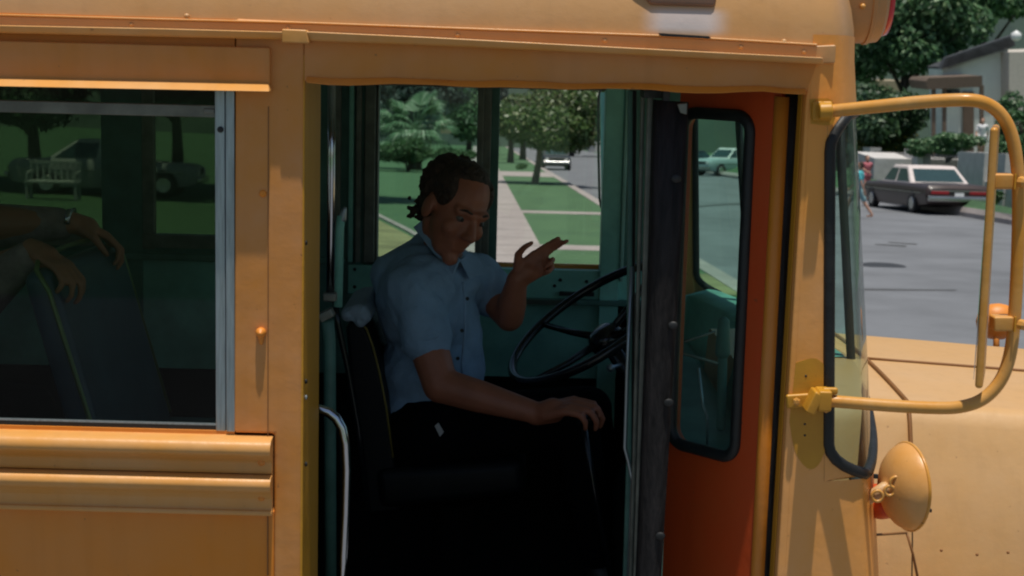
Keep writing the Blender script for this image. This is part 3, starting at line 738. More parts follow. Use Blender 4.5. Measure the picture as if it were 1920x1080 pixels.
# --- front shell: plan curve leaning forward at the bottom
PL = [(0.0, 0.555), (0.0, 0.58), (0.012, 0.603), (0.045, 0.625), (0.11, 0.648), (0.24, 0.682), (0.45, 0.725), (0.8, 0.785), (1.18, 0.835)]
PL = PL + [(W_ - y, x) for y, x in PL[-2::-1]]
PC = catmull(PL, 14)
ARC = [0.0]
for a, b in zip(PC[:-1], PC[1:]): ARC.append(ARC[-1] + math.hypot(b[0] - a[0], b[1] - a[1]))
ALEN = ARC[-1]
def plan(s):
    s = min(max(s, 0), ALEN - 1e-6)
    for i in range(len(ARC) - 1):
        if ARC[i + 1] >= s:
            t = (s - ARC[i]) / max(ARC[i + 1] - ARC[i], 1e-9); return (lerp(PC[i][0], PC[i + 1][0], t), lerp(PC[i][1], PC[i + 1][1], t))
def shell(s, z, off=0.0):
    y, x = plan(s); y2, x2 = plan(s + 0.004); y1, x1 = plan(s - 0.004)
    ty, tx = y2 - y1, x2 - x1; l = math.hypot(ty, tx) or 1; ny, nx = -tx / l, ty / l
    kk = min(1.0, min(s, ALEN - s) / 0.07)
    return Vector((x + nx * off + kk * max(0, 2.5 - z) * 0.105, y + ny * off, z))
WS0, WS1, WZ0, WZ1 = 0.030, ALEN - 0.030, 1.665, 2.385
MID = ALEN / 2
def sgrid(s0, s1, z0, z1, ns, nz, off=0.0):
    mbx = MB()
    mbx.add([shell(lerp(s0, s1, i / ns), lerp(z0, z1, j / nz), off) for j in range(nz + 1) for i in range(ns + 1)],
            [(j * (ns + 1) + i, j * (ns + 1) + i + 1, (j + 1) * (ns + 1) + i + 1, (j + 1) * (ns + 1) + i) for j in range(nz) for i in range(ns)])
    return mbx
mb = sgrid(0, ALEN, 1.0, WZ0, 360, 8); q = sgrid(0, ALEN, WZ1, 2.53, 360, 3); mb.add(q.v, q.f)
q = sgrid(0, WS0, WZ0, WZ1, 4, 6); mb.add(q.v, q.f); q = sgrid(WS1, ALEN, WZ0, WZ1, 4, 6); mb.add(q.v, q.f)
mb.build("front_shell", M_post, bus, smooth=True)
def arc_at(Y):
    for i in range(len(PC) - 1):
        if PC[i + 1][0] >= Y: return ARC[i]
Q1, Q2 = arc_at(0.57), arc_at(2.09)
for i_, (s0, s1) in enumerate(((WS0, WS1),)):
    for cs, cz, ds, dz in ((s0, WZ0, 1, 1), (s1, WZ0, -1, 1), (s0, WZ1, 1, -1), (s1, WZ1, -1, -1)):   # rounded corners of the opening
        fm = MB(); r_ = .075; pts = [(cs, cz)] + [(cs + ds * (r_ - r_ * math.cos(R(t))), cz + dz * (r_ - r_ * math.sin(R(t)))) for t in range(0, 91, 10)]
        fm.add([shell(s, z, .001) for s, z in pts], [(0, j, j + 1) for j in range(1, len(pts) - 1)]); fm.build("windshield_corner", M_post, bus)
    # densify
    pp = []
    R2 = rrect(s0 + 0.004, WZ0 + 0.004, s1 - 0.004, WZ1 - 0.004, 0.07, 7)
    for i in range(len(R2)):
        a, b = R2[i], R2[(i + 1) % len(R2)]; d = math.hypot(a[0] - b[0], a[1] - b[1]); k = max(1, int(d / 0.035))
        for j in range(k): pp.append(shell(lerp(a[0], b[0], j / k), lerp(a[1], b[1], j / k), 0.0))
    g = MB().tube(pp, 0.0115, 9, closed=True).build("windshield_gasket", M_rub, bus, smooth=True)
    sgrid(s0, s1, WZ0, WZ1, 50, 8, -0.002).build("windshield_pane", M_glassw, bus, smooth=True)
for q_ in (MID, Q2): MB().tube([shell(q_, z, -0.004) for z in (WZ0, 1.9, 2.1, WZ1)], 0.012, 8).build("windshield_divider", M_rub, bus, smooth=True)
# small wiper pivot seen through the corner glass
MB().lathe([(0.020, 0), (0.020, 0.012), (0.008, 0.02), (0.0, 0.022)], at(1608, 897, 0.10), (0.3, -1, 0.2), 14).build("wiper_pivot", M_alu, bus, smooth=True)
# --- roof
def roofmesh(inset, name, m, x_front_drop=0.0):
    P = [(XB, inset)] + [(lerp(XB, 0.5, i / 12), inset) for i in range(1, 13)]
    n = 60; P += [(plan(ALEN * i / n)[1] - inset, min(max(plan(ALEN * i / n)[0], inset), W_ - inset)) for i in range(0, n + 1)]
    P += [(lerp(0.5, XB, i / 12), W_ - inset) for i in range(0, 13)]
    mbx = MB(); rows = 18
    for j in range(rows + 1):
        u = j / rows * PI / 2; a = 1 - math.cos(u) ** 0.72; z = 2.505 + 0.47 * math.sin(u) ** 1.0 - inset
        for x, y in P:
            w2 = min(1, max(0, (x + 0.6) / 1.1)); mbx.v.append((x - 0.75 * a * w2 * w2, 1.18 + (y - 1.18) * (1 - a), z))
    k = len(P)
    mbx.f += [(j * k + i, j * k + i + 1, (j + 1) * k + i + 1, (j + 1) * k + i) for j in range(rows) for i in range(k - 1)]
    return mbx.build(name, m, bus, smooth=True)
M_roofhl = paint("bus_roof_highlight_enamel", (0.56, 0.29, 0.10), (0.54, 0.32, 0.16), rough=0.36, scale=1.6, speck=0.2)
pc_ = at(1286, 40, 0.0); highlight_patch(M_roofhl, (pc_.x + 1.0, pc_.z), (0.038, 0.010), (0.055, 0.022), (0.64, 0.54, 0.50))  # bright roof highlight painted into the enamel
roofmesh(0.0, "roof", M_roofhl); roofmesh(0.035, "ceiling_liner", M_ceil)
mb = MB(); mb.add([(XB, 0.02, 0.9), (XB, W_ - 0.02, 0.9), (XB, W_ - .02, 2.5), (XB, 1.18, 2.95), (XB, 0.02, 2.5)], [(0, 1, 2, 3, 4)]); mb.build("rear_bulkhead", M_teald, bus)
mb = MB(); strip(mb, [(1519, 86), (1568, 84)], [(1519, 118), (1566, 119)], -0.004, 0.02); mb.build("corner_cap", M_roof, bus, bevel=0.003)
# dark strip and brown block standing for shadows at the roof edge
mb = MB(); strip(mb, [(1236, 62), (1330, 68)], [(1240, 68), (1334, 73)], -0.0125, 0.01); mb.build("shadow_strip", M_rub, bus)
mb = MB(); strip(mb, [(1180, -60), (1350, -56)], [(1218, 10), (1342, 14)], 0.004, 0.05); mb.build("lamp_shadow_block", M_brown, bus, bevel=0.008)
# warning lamp pod
c = at(1560, -18, 0.42); x1 = at(1640, -18, 0.42).x - c.x; x2 = at(1668, -18, 0.42).x - c.x; r = 0.112
pod = MB().lathe([(0.10, -0.25), (r, -0.1), (r, 0.04), (r, x1 - 0.026), (r + 0.003, x1 - 0.024), (r + 0.003, x1 - 0.016), (r, x1 - 0.014), (r - 0.002, x1 + 0.004), (r - 0.012, x1 + 0.012)], c, (1, 0.0, 0.03), 40).build("warning_lamp", M_roof, bus, auto=True)
MB().lathe([(r - 0.012, x1 + 0.008), (r - 0.016, x1 + 0.024), (r * 0.7, x2 - 0.006), (r * 0.35, x2), (0.001, x2 + 0.002)], c, (1, 0.0, 0.03), 40).build("lens", M_red, pod, smooth=True)
MB().ell(at(1618, 12, 0.31), (0.006, 0.006, 0.006)).build("screw", M_arm, pod, smooth=True)
# --- passenger windows, near side
def win(xr, near=True):
    f = MB(); x0 = xr - 0.74; z0 = zpx(400, 809); z1 = 2.44
    Yf = 0.0 if near else W_ - 0.03
    m = M_alu if near else M_alud
    def bar(xa, xb, za, zb, y0, y1): f.box(((xa + xb) / 2, (y0 + y1) / 2, (za + zb) / 2), (xb - xa, y1 - y0, zb - za))
    bar(xr - 0.017, xr, z0, z1, Yf - 0.001, Yf + 0.03); bar(xr - 0.038, xr - 0.0185, z0, z1, Yf + 0.003, Yf + 0.03)
    bar(x0, x0 + 0.038, z0, z1, Yf + 0.001, Yf + 0.03)
    bar(x0 + 0.038, xr - 0.038, z1 - 0.02, z1, Yf + 0.006, Yf + 0.03)
    fr = f.build("window_frame", m, bus, bevel=0.002)
    f = MB(); bar(x0 + 0.038, xr - 0.038, z0 - 0.002, z0 + 0.010, Yf + 0.008, Yf + 0.03); f.build("window_sill", M_rub, fr)
    f = MB(); bar(x0 + 0.038, xr - 0.038, z0 + 0.010, z0 + 0.0125, Yf + 0.008, Yf + 0.02); f.build("sill_trim", M_alu, fr)
    f = MB(); zm = zpx(200, 205) ; bar(x0 + 0.038, xr - 0.0385, zm - 0.011, zm + 0.012, Yf + 0.010, Yf + 0.03)
    bar(xr - 0.06, xr - 0.039, zm - 0.004, zm + 0.006, Yf + 0.004, Yf + 0.03)
    f.build("meeting_rail", M_alud, fr, bevel=0.002)
    f = MB(); bar(x0 + 0.02, xr - 0.03, z0 + 0.004, z1 - 0.01, Yf + 0.016, Yf + 0.020); f.build("window_pane", M_glass, fr)
    if near and xr > -0.7: MB().ell(at(413, 243, -0.001), (0.006, 0.003, 0.006)).build("latch_hole", M_rub, fr)
XR = at(440, 500, 0).x
for i in range(3):
    win(XR - i * 0.80)
    if i < 3:
        mb = MB(); mb.box((XR - i * 0.80 - 0.74 - 0.03, 0.015, 2.09), (0.064, 0.03, 0.72)); mb.build("window_pillar", M_side, bus, bevel=0.003)
mb = MB(); mb.box(((XB + XR - 2.4) / 2 - 0.4, 0.015, 2.09), (0.6, 0.03, 0.72)); mb.build("rear_quarter_panel", M_side, bus)
# knob and rivets on the door pillar
c = at(490, 623, -0.002); MB().lathe([(0.010, 0), (0.010, 0.008), (0.007, 0.016), (0.0, 0.019)], c, (0, -1, 0.1), 16).cap(c + Vector((0, -.004, -.005)), c + Vector((0, -.001, -.020)), 0.007, 0.004).build("bumper_stud", M_side, bus, smooth=True)
MB().ell(at(493, 363, -0.003), (0.007, 0.004, 0.007)).build("rivet", M_side, bus, smooth=True)

# ------------------------------------------------------------------ cabin
YF = 2.30                                        # inner face of the far wall
mb = MB(); mb.box(((XB + 0.62) / 2, 1.18, 0.93), (0.62 - XB, W_ - 0.08, 0.04)); mb.build("floor_pan", M_floor, bus)
mb = MB(); mb.box((0.06, 0.25, 0.62), (0.86, 0.45, 0.03)); mb.build("entrance_step", M_floor, bus)
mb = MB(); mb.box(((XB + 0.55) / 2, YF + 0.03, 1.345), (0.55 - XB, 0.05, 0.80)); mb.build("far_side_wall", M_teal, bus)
def fx(px, py=330): return at(px, py, YF).x
mb = MB()        # driver's window: frame pieces
def fbar(mbx, x0, x1, y0, y1, Ya, Yb):
    a = at(x0, y0, YF); b = at(x1, y1, YF); mbx.box(((a.x + b.x) / 2, (Ya + Yb) / 2, (a.z + b.z) / 2), (abs(b.x - a.x), Yb - Ya, abs(a.z - b.z))); return mbx
z0 = at(900, 497, YF).z; z1 = at(900, 163, YF).z
def vbar(name, xa, xb, ya, yb, m, za=None, zb=None, par=None, bev=0.003):
    xa, xb = fx(xa), fx(xb); za = z0 if za is None else za; zb = z1 if zb is None else zb
    return MB().box(((xa + xb) / 2, (ya + yb) / 2, (za + zb) / 2), (xb - xa, yb - ya, zb - za)).build(name, m, par or bus, bevel=bev)
dw = vbar("driver_window_frame", 684, 704, YF - .02, YF + .06, M_alud)
vbar("stile", 705, 709, YF, YF + .05, M_alud, par=dw); vbar("stile", 893, 905, YF - .012, YF + .03, M_alud, par=dw)
vbar("stile", 904, 919, YF + .0, YF + .05, M_alud, par=dw); vbar("stile", 918, 934, YF + .02, YF + .06, M_teald, par=dw)
MB().box(((fx(684) + fx(1135)) / 2, YF + .02, z1 + .03), (fx(1135) - fx(684), .07, .065)).build("head_rail", M_alud, dw, bevel=.003)
MB().box(((fx(684) + fx(934)) / 2, YF + .02, z0 + .006), (fx(934) - fx(684), .06, .018)).build("bottom_rail", M_alud, dw, bevel=.003)
MB().box(((fx(706) + fx(900)) / 2, YF + .025, (z0 + z1) / 2), (fx(900) - fx(706), .004, z1 - z0)).build("window_pane", M_glassd, dw)
MB().box(((fx(930) + fx(1131)) / 2, YF + .045, (z0 + z1) / 2), (fx(1131) - fx(930), .004, z1 - z0)).build("window_pane", M_glassc, dw)
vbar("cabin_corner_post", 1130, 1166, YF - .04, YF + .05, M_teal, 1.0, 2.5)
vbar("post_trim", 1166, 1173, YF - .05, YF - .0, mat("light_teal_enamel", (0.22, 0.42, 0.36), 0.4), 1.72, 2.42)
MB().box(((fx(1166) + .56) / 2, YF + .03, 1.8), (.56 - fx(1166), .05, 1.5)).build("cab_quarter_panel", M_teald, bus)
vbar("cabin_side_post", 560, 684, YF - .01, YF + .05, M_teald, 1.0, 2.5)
for a, b_, m in ((628, 640, M_alud), (655, 664, M_teal), (668, 678, M_alud)): vbar("post_moulding", a, b_, YF - .03, YF - .01, m, 1.76, 2.45)
# sill ledge with rivet dots and ribbed strip
mb = MB(); mb.box(((fx(655) + 0.5) / 2, YF - .012, 1.70), (0.5 - fx(655), .02, .10)); sp = mb.build("sill_panel", M_teal, bus, bevel=.004)
MB().box(((XB + 0.55) / 2, YF - .004, 1.16), (0.55 - XB, .02, .43)).build("dark_wall_sheet", M_floor, bus)  # black sheet added over the lower wall to darken the cabin
mb = MB(); mb.box(((fx(655) + 0.5) / 2, YF - .03, 1.645), (0.5 - fx(655), .05, .018)); mb.build("sill_ledge", M_teald, bus, bevel=.003)
for x, y in ((930, 518), (1051, 525), (1100, 528), (665, 505), (1040, 536), (665, 538)): MB().ell(at(x, y, YF - .024), (.006, .004, .006)).build("screw_hole", M_rub, sp)
mb = MB()
for i in range(26):
    x = fx(990 + i * 3.6, 553); mb.box((x, YF - .058, 1.645), (.003, .008, .018))
mb.build("ribbed_strip", M_alud, bus)
MB().box(((fx(1055) + fx(1120)) / 2, YF - .03, 1.672), (fx(1120) - fx(1055), .03, .012)).build("sill_slot", M_rub, bus)
# far passenger windows
zf0, zf1 = at(340, 441, YF).z, 2.46
for i, c_ in enumerate((228, -225, -680, -1135)):      # pillars
    vbar("cabin_side_post", c_ - 38, c_ + 38, YF, YF + .05, M_teald, 1.0, 2.5)
cells = [(266, 560), (-187, 190), (-642, -263), (-1097, -718)]
for a, b_ in cells:
    fr = vbar("far_window_frame", a, a + 22, YF + .0, YF + .04, M_alud, zf0 - .05, zf1)
    MB().box(((fx(a) + fx(b_)) / 2, YF + .018, zf0 - .022), (fx(b_) - fx(a), .045, .045)).build("bottom_rail", M_alud, fr, bevel=.003)
    MB().box(((fx(a) + fx(b_)) / 2, YF + .02, zf0 + .30), (fx(b_) - fx(a), .02, .0)).build("x", M_alud, fr) if False else None
    MB().box(((fx(a) + fx(b_)) / 2, YF + .03, (zf0 + zf1) / 2), (fx(b_) - fx(a), .004, zf1 - zf0)).build("window_pane", M_glassf, fr)
MB().box(((XB + fx(560)) / 2, YF + .03, (1.74 + zf0 - .045) / 2), (fx(560) - XB, .045, zf0 - .045 - 1.74)).build("window_apron", M_teald, bus)
mb = MB(); mb.box(((XB + 0.55) / 2, YF + .03, 2.49), (0.55 - XB, 0.05, 0.10)); mb.build("far_header", M_teald, bus)
mb = MB(); mb.box(((XB + fx(650)) / 2, YF - .02, at(340, 480, YF).z), (fx(650) - XB, 0.03, 0.022)); mb.build("cabin_rail", M_teald, bus, bevel=.004)
mb = MB(); mb.box(((XB + 0.55) / 2, YF + .062, 1.37), (0.55 - XB, 0.012, 0.78)); mb.build("far_outer_panel", M_side, bus)
# stanchions and grab rails
mb = MB(); mb.tube([at(622, 120, .5), at(621, 300, .5), at(619, 565, .5)], 0.0095, 12); mb.build("stanchion", M_chrome, bus, smooth=True)
mb = MB(); mb.box(at(619, 556, .5), (.03, .03, .02)).box(at(612, 590, .48), (.035, .03, .02), ry=-.5); mb.build("stanchion_clamp", M_alud, bus, bevel=.004)
mb = MB(); mb.tube([at(640, 405, .9), at(637, 430, .9), at(634, 575, .9)], 0.011, 10); mb.build("guard_rail", M_teal, bus, smooth=True)
mb = MB(); mb.cap(at(646, 392, .9), at(642, 410, .9), .006, .011); mb.build("rail_end", M_alu, bus, smooth=True)
gp = [at(x, y, .33) for x, y in ((585, 766), (600, 768), (616, 773), (630, 784), (641, 803), (647, 832), (649, 880), (647, 960), (643, 1040), (640, 1150))]
MB().tube(gp, 0.0112, 14).build("grab_handle", M_chrome, bus, smooth=True)
mb = MB(); mb.tube([at(614, 600, .5), at(618, 640, .52), at(620, 1100, .55)], 0.014, 8); mb.build("lower_post", M_teald, bus, smooth=True)
# dash, cowl ledge, engine cover
mb = MB()
n = 44
for i in range(n + 1):
    s = lerp(1.25, ALEN - 0.06, i / n); a = shell(s, 1.69, -0.02); b_ = shell(s, 1.69, -0.13)
    mb.v += [tuple(a + Vector((0, 0, .0))), tuple(b_ + Vector((0, 0, -.012))), tuple(b_ + Vector((-.03, 0, -.34)))]
for i in range(n): mb.f += [(3 * i, 3 * i + 1, 3 * i + 4, 3 * i + 3), (3 * i + 1, 3 * i + 2, 3 * i + 5, 3 * i + 4)]
mb.build("dash_ledge", M_teal, bus, smooth=True)
mb = MB(); mb.box((0.50, 1.25, 1.33), (0.20, 1.9, 0.42)); mb.build("dash_panel", M_teald, bus, bevel=.03)
mb = MB(); mb.box((0.50, 1.15, 1.12), (0.40, 0.6, 0.45)); mb.build("engine_cover", M_floor, bus, bevel=.08)
mb = MB(); p = at(1357, 640, 0.9); mb.cap(at(1357, 605, .9), at(1355, 660, .9), .015, .019).cap(at(1355, 660, .9), at(1352, 800, .9), .012, .012); mb.build("dash_post", M_teald, bus, smooth=True)
mb = MB(); mb.tube([at(1310, 690, .75), at(1318, 760, .75), at(1326, 780, .75), at(1326, 833, .75)], .0035, 8); mb.build("door_rod", M_alu, bus, smooth=True)
mb = MB(); mb.tube([at(1280, 662, .75), at(1345, 682, .78)], .004, 8); mb.tube([at(1285, 640, .75), at(1340, 622, .8)], .0035, 8); mb.build("control_lever", M_alud, bus, smooth=True)
# steering wheel
C_ = at(1114, 602, 1.55); a1 = Vector((math.cos(R(34)), 0, math.sin(R(34)))); a2 = Vector((-0.10, 0.98, 0.13)); a2 = (a2 - a1 * a2.dot(a1)).normalized(); an = a1.cross(a2)
if an.z < 0: an = -an
RW = 0.282
sw_ = MB().tube([C_ + a1 * RW * math.cos(t) + a2 * RW * math.sin(t) for t in [2 * PI * i / 60 for i in range(60)]], 0.0135, 12, closed=True).build("steering_wheel", M_bake, bus, smooth=True)
hub = C_ - an * 0.06
for t in (0.5, 2.15, 3.75, 5.3):
    d = a1 * math.cos(t) + a2 * math.sin(t); mb = MB().tube([hub + d * .02, hub + d * RW * .55 + an * .025, C_ + d * RW * 0.98], [.013, .010, .009], 8); mb.build("spoke", M_bake, sw_, smooth=True)
MB().lathe([(.05, -.03), (.055, 0), (.045, .02), (.03, .03), (0, .032)], hub, an, 24).build("hub", M_bake, sw_, smooth=True)
MB().tube([hub, hub - an * 0.35, hub - an * 0.8], [.024, .028, .03], 12).build("steering_column", M_bake, bus, smooth=True)
MB().tube([hub - an * 0.1, at(1145, 690, 1.45)], .006, 8).ell(at(1145, 690, 1.45), (.012, .012, .012)).build("turn_signal_lever", M_alu, bus, smooth=True)
# gear lever under the driver's right hand
gk = at(1092, 785, 1.13)
gl_ = MB().tube([gk, gk + Vector((.05, .02, -.25)), gk + Vector((.12, .05, -.55))], [.009, .009, .011], 8).build("gear_lever", M_bake, bus, smooth=True)
MB().ell(gk, (.022, .022, .024)).build("knob", M_bake, gl_, smooth=True)
# driver's seat
def seatback(P, d, thick, mname, m, parent=bus, bev=.03):
    a, b_, = Vector(P[0]), Vector(P[1]); mbx = MB().slab([a, b_, b_ + d, a + d], thick); return mbx.build(mname, m, parent, bevel=bev, seg=4)
sb = MB()
sbp = [(648, 612), (660, 597), (676, 600), (694, 630), (712, 690), (728, 770), (742, 880), (750, 960), (690, 965), (672, 820), (655, 700)]
sb.px(sbp, 1.27, .46); ds = sb.build("driver_seat", M_vinyl, bus, bevel=.012, seg=3)
MB().tube([at(x, y, 1.27) for x, y in ((672, 598), (688, 618), (700, 652), (712, 700), (724, 762), (737, 858))], .0032, 6).build("seat_piping", M_pipe, ds, smooth=True)
MB().tube([at(x, y, 1.22) for x, y in ((628, 560), (634, 610), (652, 690), (672, 800), (690, 960))], .008, 8).build("seat_frame", M_bake, ds, smooth=True)
MB().px([(700, 880), (980, 862), (990, 930), (710, 960)], 1.25, .5).build("seat_cushion", M_vinyl, ds, bevel=.03)
MB().tube([at(850, 940, 1.5), at(850, 940, 1.5) - Vector((0, 0, .45))], .06, 12).build("seat_pedestal", M_floor, ds)
# passenger seat in the first row
T1, T2 = at(92, 500, .78), at(228, 446, 1.42); T2.x = T1.x + .02
ps = seatback((T1, T2), Vector((.17, 0, -.62)), Vector((-.075, 0, -.02)), "passenger_seat", M_vinylb, bev=.034)
MB().tube([T1 + Vector((.25, -.004, -.95)), T1 + Vector((.13, -.004, -.50)), T1 + Vector((-.0, -.004, -.06)), T1 + Vector((-.03, -.002, -.01)), T1 + Vector((-.04, .05, .012)), T1 + Vector((-.04, .3, .012)), T2 + Vector((-.04, -.05, .012)), T2 + Vector((-.0, .004, -.05)), T2 + Vector((.13, .004, -.5))], .0065, 8).build("seat_frame", M_pipeg, ps, smooth=True)
MB().box((T1.x - .28 + .38, 1.10, 1.36), (.46, .66, .13)).build("seat_cushion", M_vinylb, ps, bevel=.04, seg=4)
for yy in (.8, 1.4): MB().box((T1.x + .1, yy, 1.13), (.03, .03, .36)).build("seat_leg", M_bake, ps)
# second row bench, in the dark behind
MB().box((-1.95, 1.10, 1.36), (.46, .9, .13)).build("rear_bench", M_vinylb, bus, bevel=.04, seg=4)
MB().slab([Vector((-2.2, .66, 1.95)), Vector((-2.2, 1.54, 1.95)), Vector((-2.1, 1.54, 1.3)), Vector((-2.1, .66, 1.3))], (-.07, 0, 0)).build("rear_bench_back", M_vinylb, bus, bevel=.03)

# ------------------------------------------------------------------ folding door
A_ = at(1437, 700, .075); B_ = at(1255, 700, .265)
ax = Vector((B_.x - A_.x, B_.y - A_.y, 0)); DL = ax.length; ax.normalize(); nrm_ = Vector((-ax.y, ax.x, 0))
if nrm_.y > 0: nrm_ = -nrm_                       # outward, to the camera
P0 = Vector((A_.x, A_.y, 0))
def dpx(px, py):
    d = ray(px, py); t = (P0 - CAM).dot(nrm_) / d.dot(nrm_); p = CAM + d * t; return ((p - P0).dot(ax), p.z)
def dp(s, z, off=0.0): return P0 + ax * s + nrm_ * off + Vector((0, 0, z))
sT = dpx(1470, 185)[0]; sB = dpx(1416, 1080)[0]
zt = 2.42; zb = 0.66
g0 = dpx(1409, 218); g1 = dpx(1375, 858); g2 = dpx(1264, 832)
ws0, ws1 = (g0[0] + dpx(1381, 820)[0]) / 2, g2[0] + 0.01; wz1 = g0[1]; wz0 = (g1[1] + g2[1]) / 2
inner = rrect(ws0, wz0, ws1, wz1, 0.035, 6)
def ring(mbx, outer_rect, inner, off0, off1):
    x0, y0, x1, y1 = outer_rect; n = len(inner); cx, cy = (x0 + x1) / 2, (y0 + y1) / 2; out = []
    icx = sum(p[0] for p in inner) / n; icy = sum(p[1] for p in inner) / n
    q = n // 4
    corners = [(x1, y1), (x0, y1), (x0, y0), (x1, y0)]
    for i in range(n): out.append(corners[i // q])
    vs = [dp(*p, off0) for p in out] + [dp(*p, off0) for p in inner] + [dp(*p, off1) for p in out] + [dp(*p, off1) for p in inner]
    f = []
    for i in range(n):
        j = (i + 1) % n
        f += [(i, j, n + j, n + i), (2 * n + i, 3 * n + i, 3 * n + j, 2 * n + j), (n + i, n + j, 3 * n + j, 3 * n + i)]
        if out[i] != out[j]: f.append((i, 2 * n + i, 2 * n + j, j))
    mbx.add(vs, f)
S0 = min(sT, sB) if False else (sT + sB) / 2
mb = MB(); ring(mb, (S0, zb, DL, zt), inner, 0.0, -0.028)
door = mb.build("door_leaf", M_door, bus, auto=True)
MB().tube([dp(x, y, 0.001) for x, y in rrect(ws0, wz0, ws1, wz1, 0.035, 8)], .0125, 10, closed=True).build("window_gasket", M_rub, door, smooth=True)
MB().slab([dp(ws0, wz0, -.012), dp(ws1, wz0, -.012), dp(ws1, wz1, -.012), dp(ws0, wz1, -.012)], -nrm_ * .004).build("window_pane", M_glassw, door)
MB().tube([dp(S0 + .004, zt - .01, -.008), dp(S0 + .004, 1.7, -.008), dp(S0 + .004, zb, -.008)], .016, 12).build("hinge_edge", M_side, door, smooth=True)
# second leaf folded against the first, its rubber nose towards us
rb = MB()
Tl = [(1227, 188), (1217, 500), (1205, 800), (1194, 1080), (1180, 1400)]; Tr = [(1291, 192), (1275, 500), (1257, 800), (1240, 1080), (1222, 1400)]
strip2 = MB(); n = len(Tl)
L3 = [at(x, y, .05) for x, y in Tl]; R3 = [at(x, y, .05) for x, y in Tr]; c3 = [at((a[0] + b[0]) / 2, (a[1] + b[1]) / 2, .024) for a, b in zip(Tl, Tr)]
seg = 8
for i in range(n):
    wv = (R3[i] - L3[i]) / 2; m_ = (R3[i] + L3[i]) / 2
    for k in range(seg + 1):
        t = PI * k / seg; strip2.v.append(tuple(m_ - wv * math.cos(t) * (1.0) + Vector((0, -.026 * math.sin(t) ** .6, 0))))
    strip2.v.append(tuple(R3[i] + Vector((0, .03, 0)))); strip2.v.append(tuple(L3[i] + Vector((0, .03, 0))))
k = seg + 3
for i in range(n - 1): strip2.f += [(i * k + j, i * k + (j + 1) % k, (i + 1) * k + (j + 1) % k, (i + 1) * k + j) for j in range(k)]
strip2.f += [tuple(range(k)), tuple((n - 1) * k + j for j in range(k - 1, -1, -1))]
leaf2 = MB(); a = at(1238, 600, .09); b_ = at(1212, 600, .40)
leaf2.slab([Vector((a.x, a.y, 2.38)), Vector((b_.x, b_.y, 2.38)), Vector((b_.x, b_.y, .66)), Vector((a.x, a.y, .66))], (.025, 0, 0))
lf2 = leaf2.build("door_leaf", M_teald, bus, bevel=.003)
strip2.build("rubber_nose", M_rubg, lf2, smooth=True)
for x, y in ((1268, 335), (1262, 610), (1254, 755), (1238, 1005)): MB().ell(at(x, y, .023), (.010, .004, .008)).build("rubber_tear", M_rub, lf2)
MB().px([(1270, 195), (1289, 193), (1288, 215), (1276, 212)], .018, .01).build("top_clip", M_alud, lf2, bevel=.002)
for nm, x0, x1, dx, Y, m, w_ in (("aluminium_edge", 1220, 1200, 0, .10, M_alud, 10), ("leaf_trim", 1206, 1190, 0, .22, M_alud, 7), ("leaf_trim", 1182, 1180, 0, .36, M_teald, 9), ("leaf_trim", 1190, 1184, 0, .40, M_rub, 8)):
    MB().slab([at(x0 - w_ / 2, 170, Y), at(x0 + w_ / 2, 170, Y), at(x1 + w_ / 2, 850, Y), at(x1 - 14 + w_ / 2, 1300, Y), at(x1 - 14 - w_ / 2, 1300, Y), at(x1 - w_ / 2, 850, Y)], (0, .02, 0)).build(nm, m, lf2, bevel=.002)
MB().tube([at(x, y, .30) for x, y in ((1185, 500), (1176, 700), (1172, 840), (1178, 862), (1186, 900), (1178, 1100))], .0045, 8).build("pull_bar", M_alu, lf2, smooth=True)
MB().box(at(1228, 168, .10), (.05, .1, .03)).box(at(1249, 178, .03), (.012, .02, .022)).build("door_track", M_rub, bus)
# ------------------------------------------------------------------ hood and cowl
HC = 1.18
def hood_sec(t, wd, zt_, drop):
    """t in -1..1 across; wide flat crown, rolled edges"""
    a = abs(t)
    y = HC + wd * t * (1 if a < .8 else 1)
    z = zt_ - 0.012 * (a / .7) ** 2 if a < .7 else zt_ - 0.012 - drop * ((a - .7) / .3) ** 2.1
    yy = HC + math.copysign(wd * (a if a < .8 else .8 + .2 * math.sin((a - .8) / .2 * PI / 2)), t)
    return yy, z
def loft(x0, x1, w0, w1, z0_, z1_, drop, ns=24, nt=70, off=0.0):
    mbx = MB()
    for i in range(ns + 1):
        f = i / ns; x = lerp(x0, x1, f)
        for j in range(nt + 1):
            y, z = hood_sec(-1 + 2 * j / nt, lerp(w0, w1, f) + off, lerp(z0_, z1_, f) + off - .02 * f * f, drop); mbx.v.append((x, y, z))
    k = nt + 1; mbx.f += [(i * k + j, i * k + j + 1, (i + 1) * k + j + 1, (i + 1) * k + j) for i in range(ns) for j in range(nt)]
    return mbx
XH = 0.955
loft(XH, 2.6, .66, .60, 1.683, 1.60, .85).build("hood", M_hood, bus, smooth=True)
cw = loft(0.60, XH - .004, .74, .662, 1.676, 1.7025, .85); cw.build("cowl", M_hood, bus, smooth=True)
bead = [Vector((XH - .001, *hood_sec(-1 + 2 * j / 90, .664, 1.687, .85))) for j in range(6, 86)]
MB().tube(bead, .0055, 6).build("hood_bead", M_seam, bus, smooth=True)
MB().tube([(x, HC, lerp(1.6855, 1.603, (x - XH) / (2.6 - XH)) - .02 * ((x - XH) / (2.6 - XH)) ** 2) for x in [lerp(XH, 2.6, i / 14) for i in range(15)]], .0042, 6).build("hood_hinge", M_seam, bus, smooth=True)
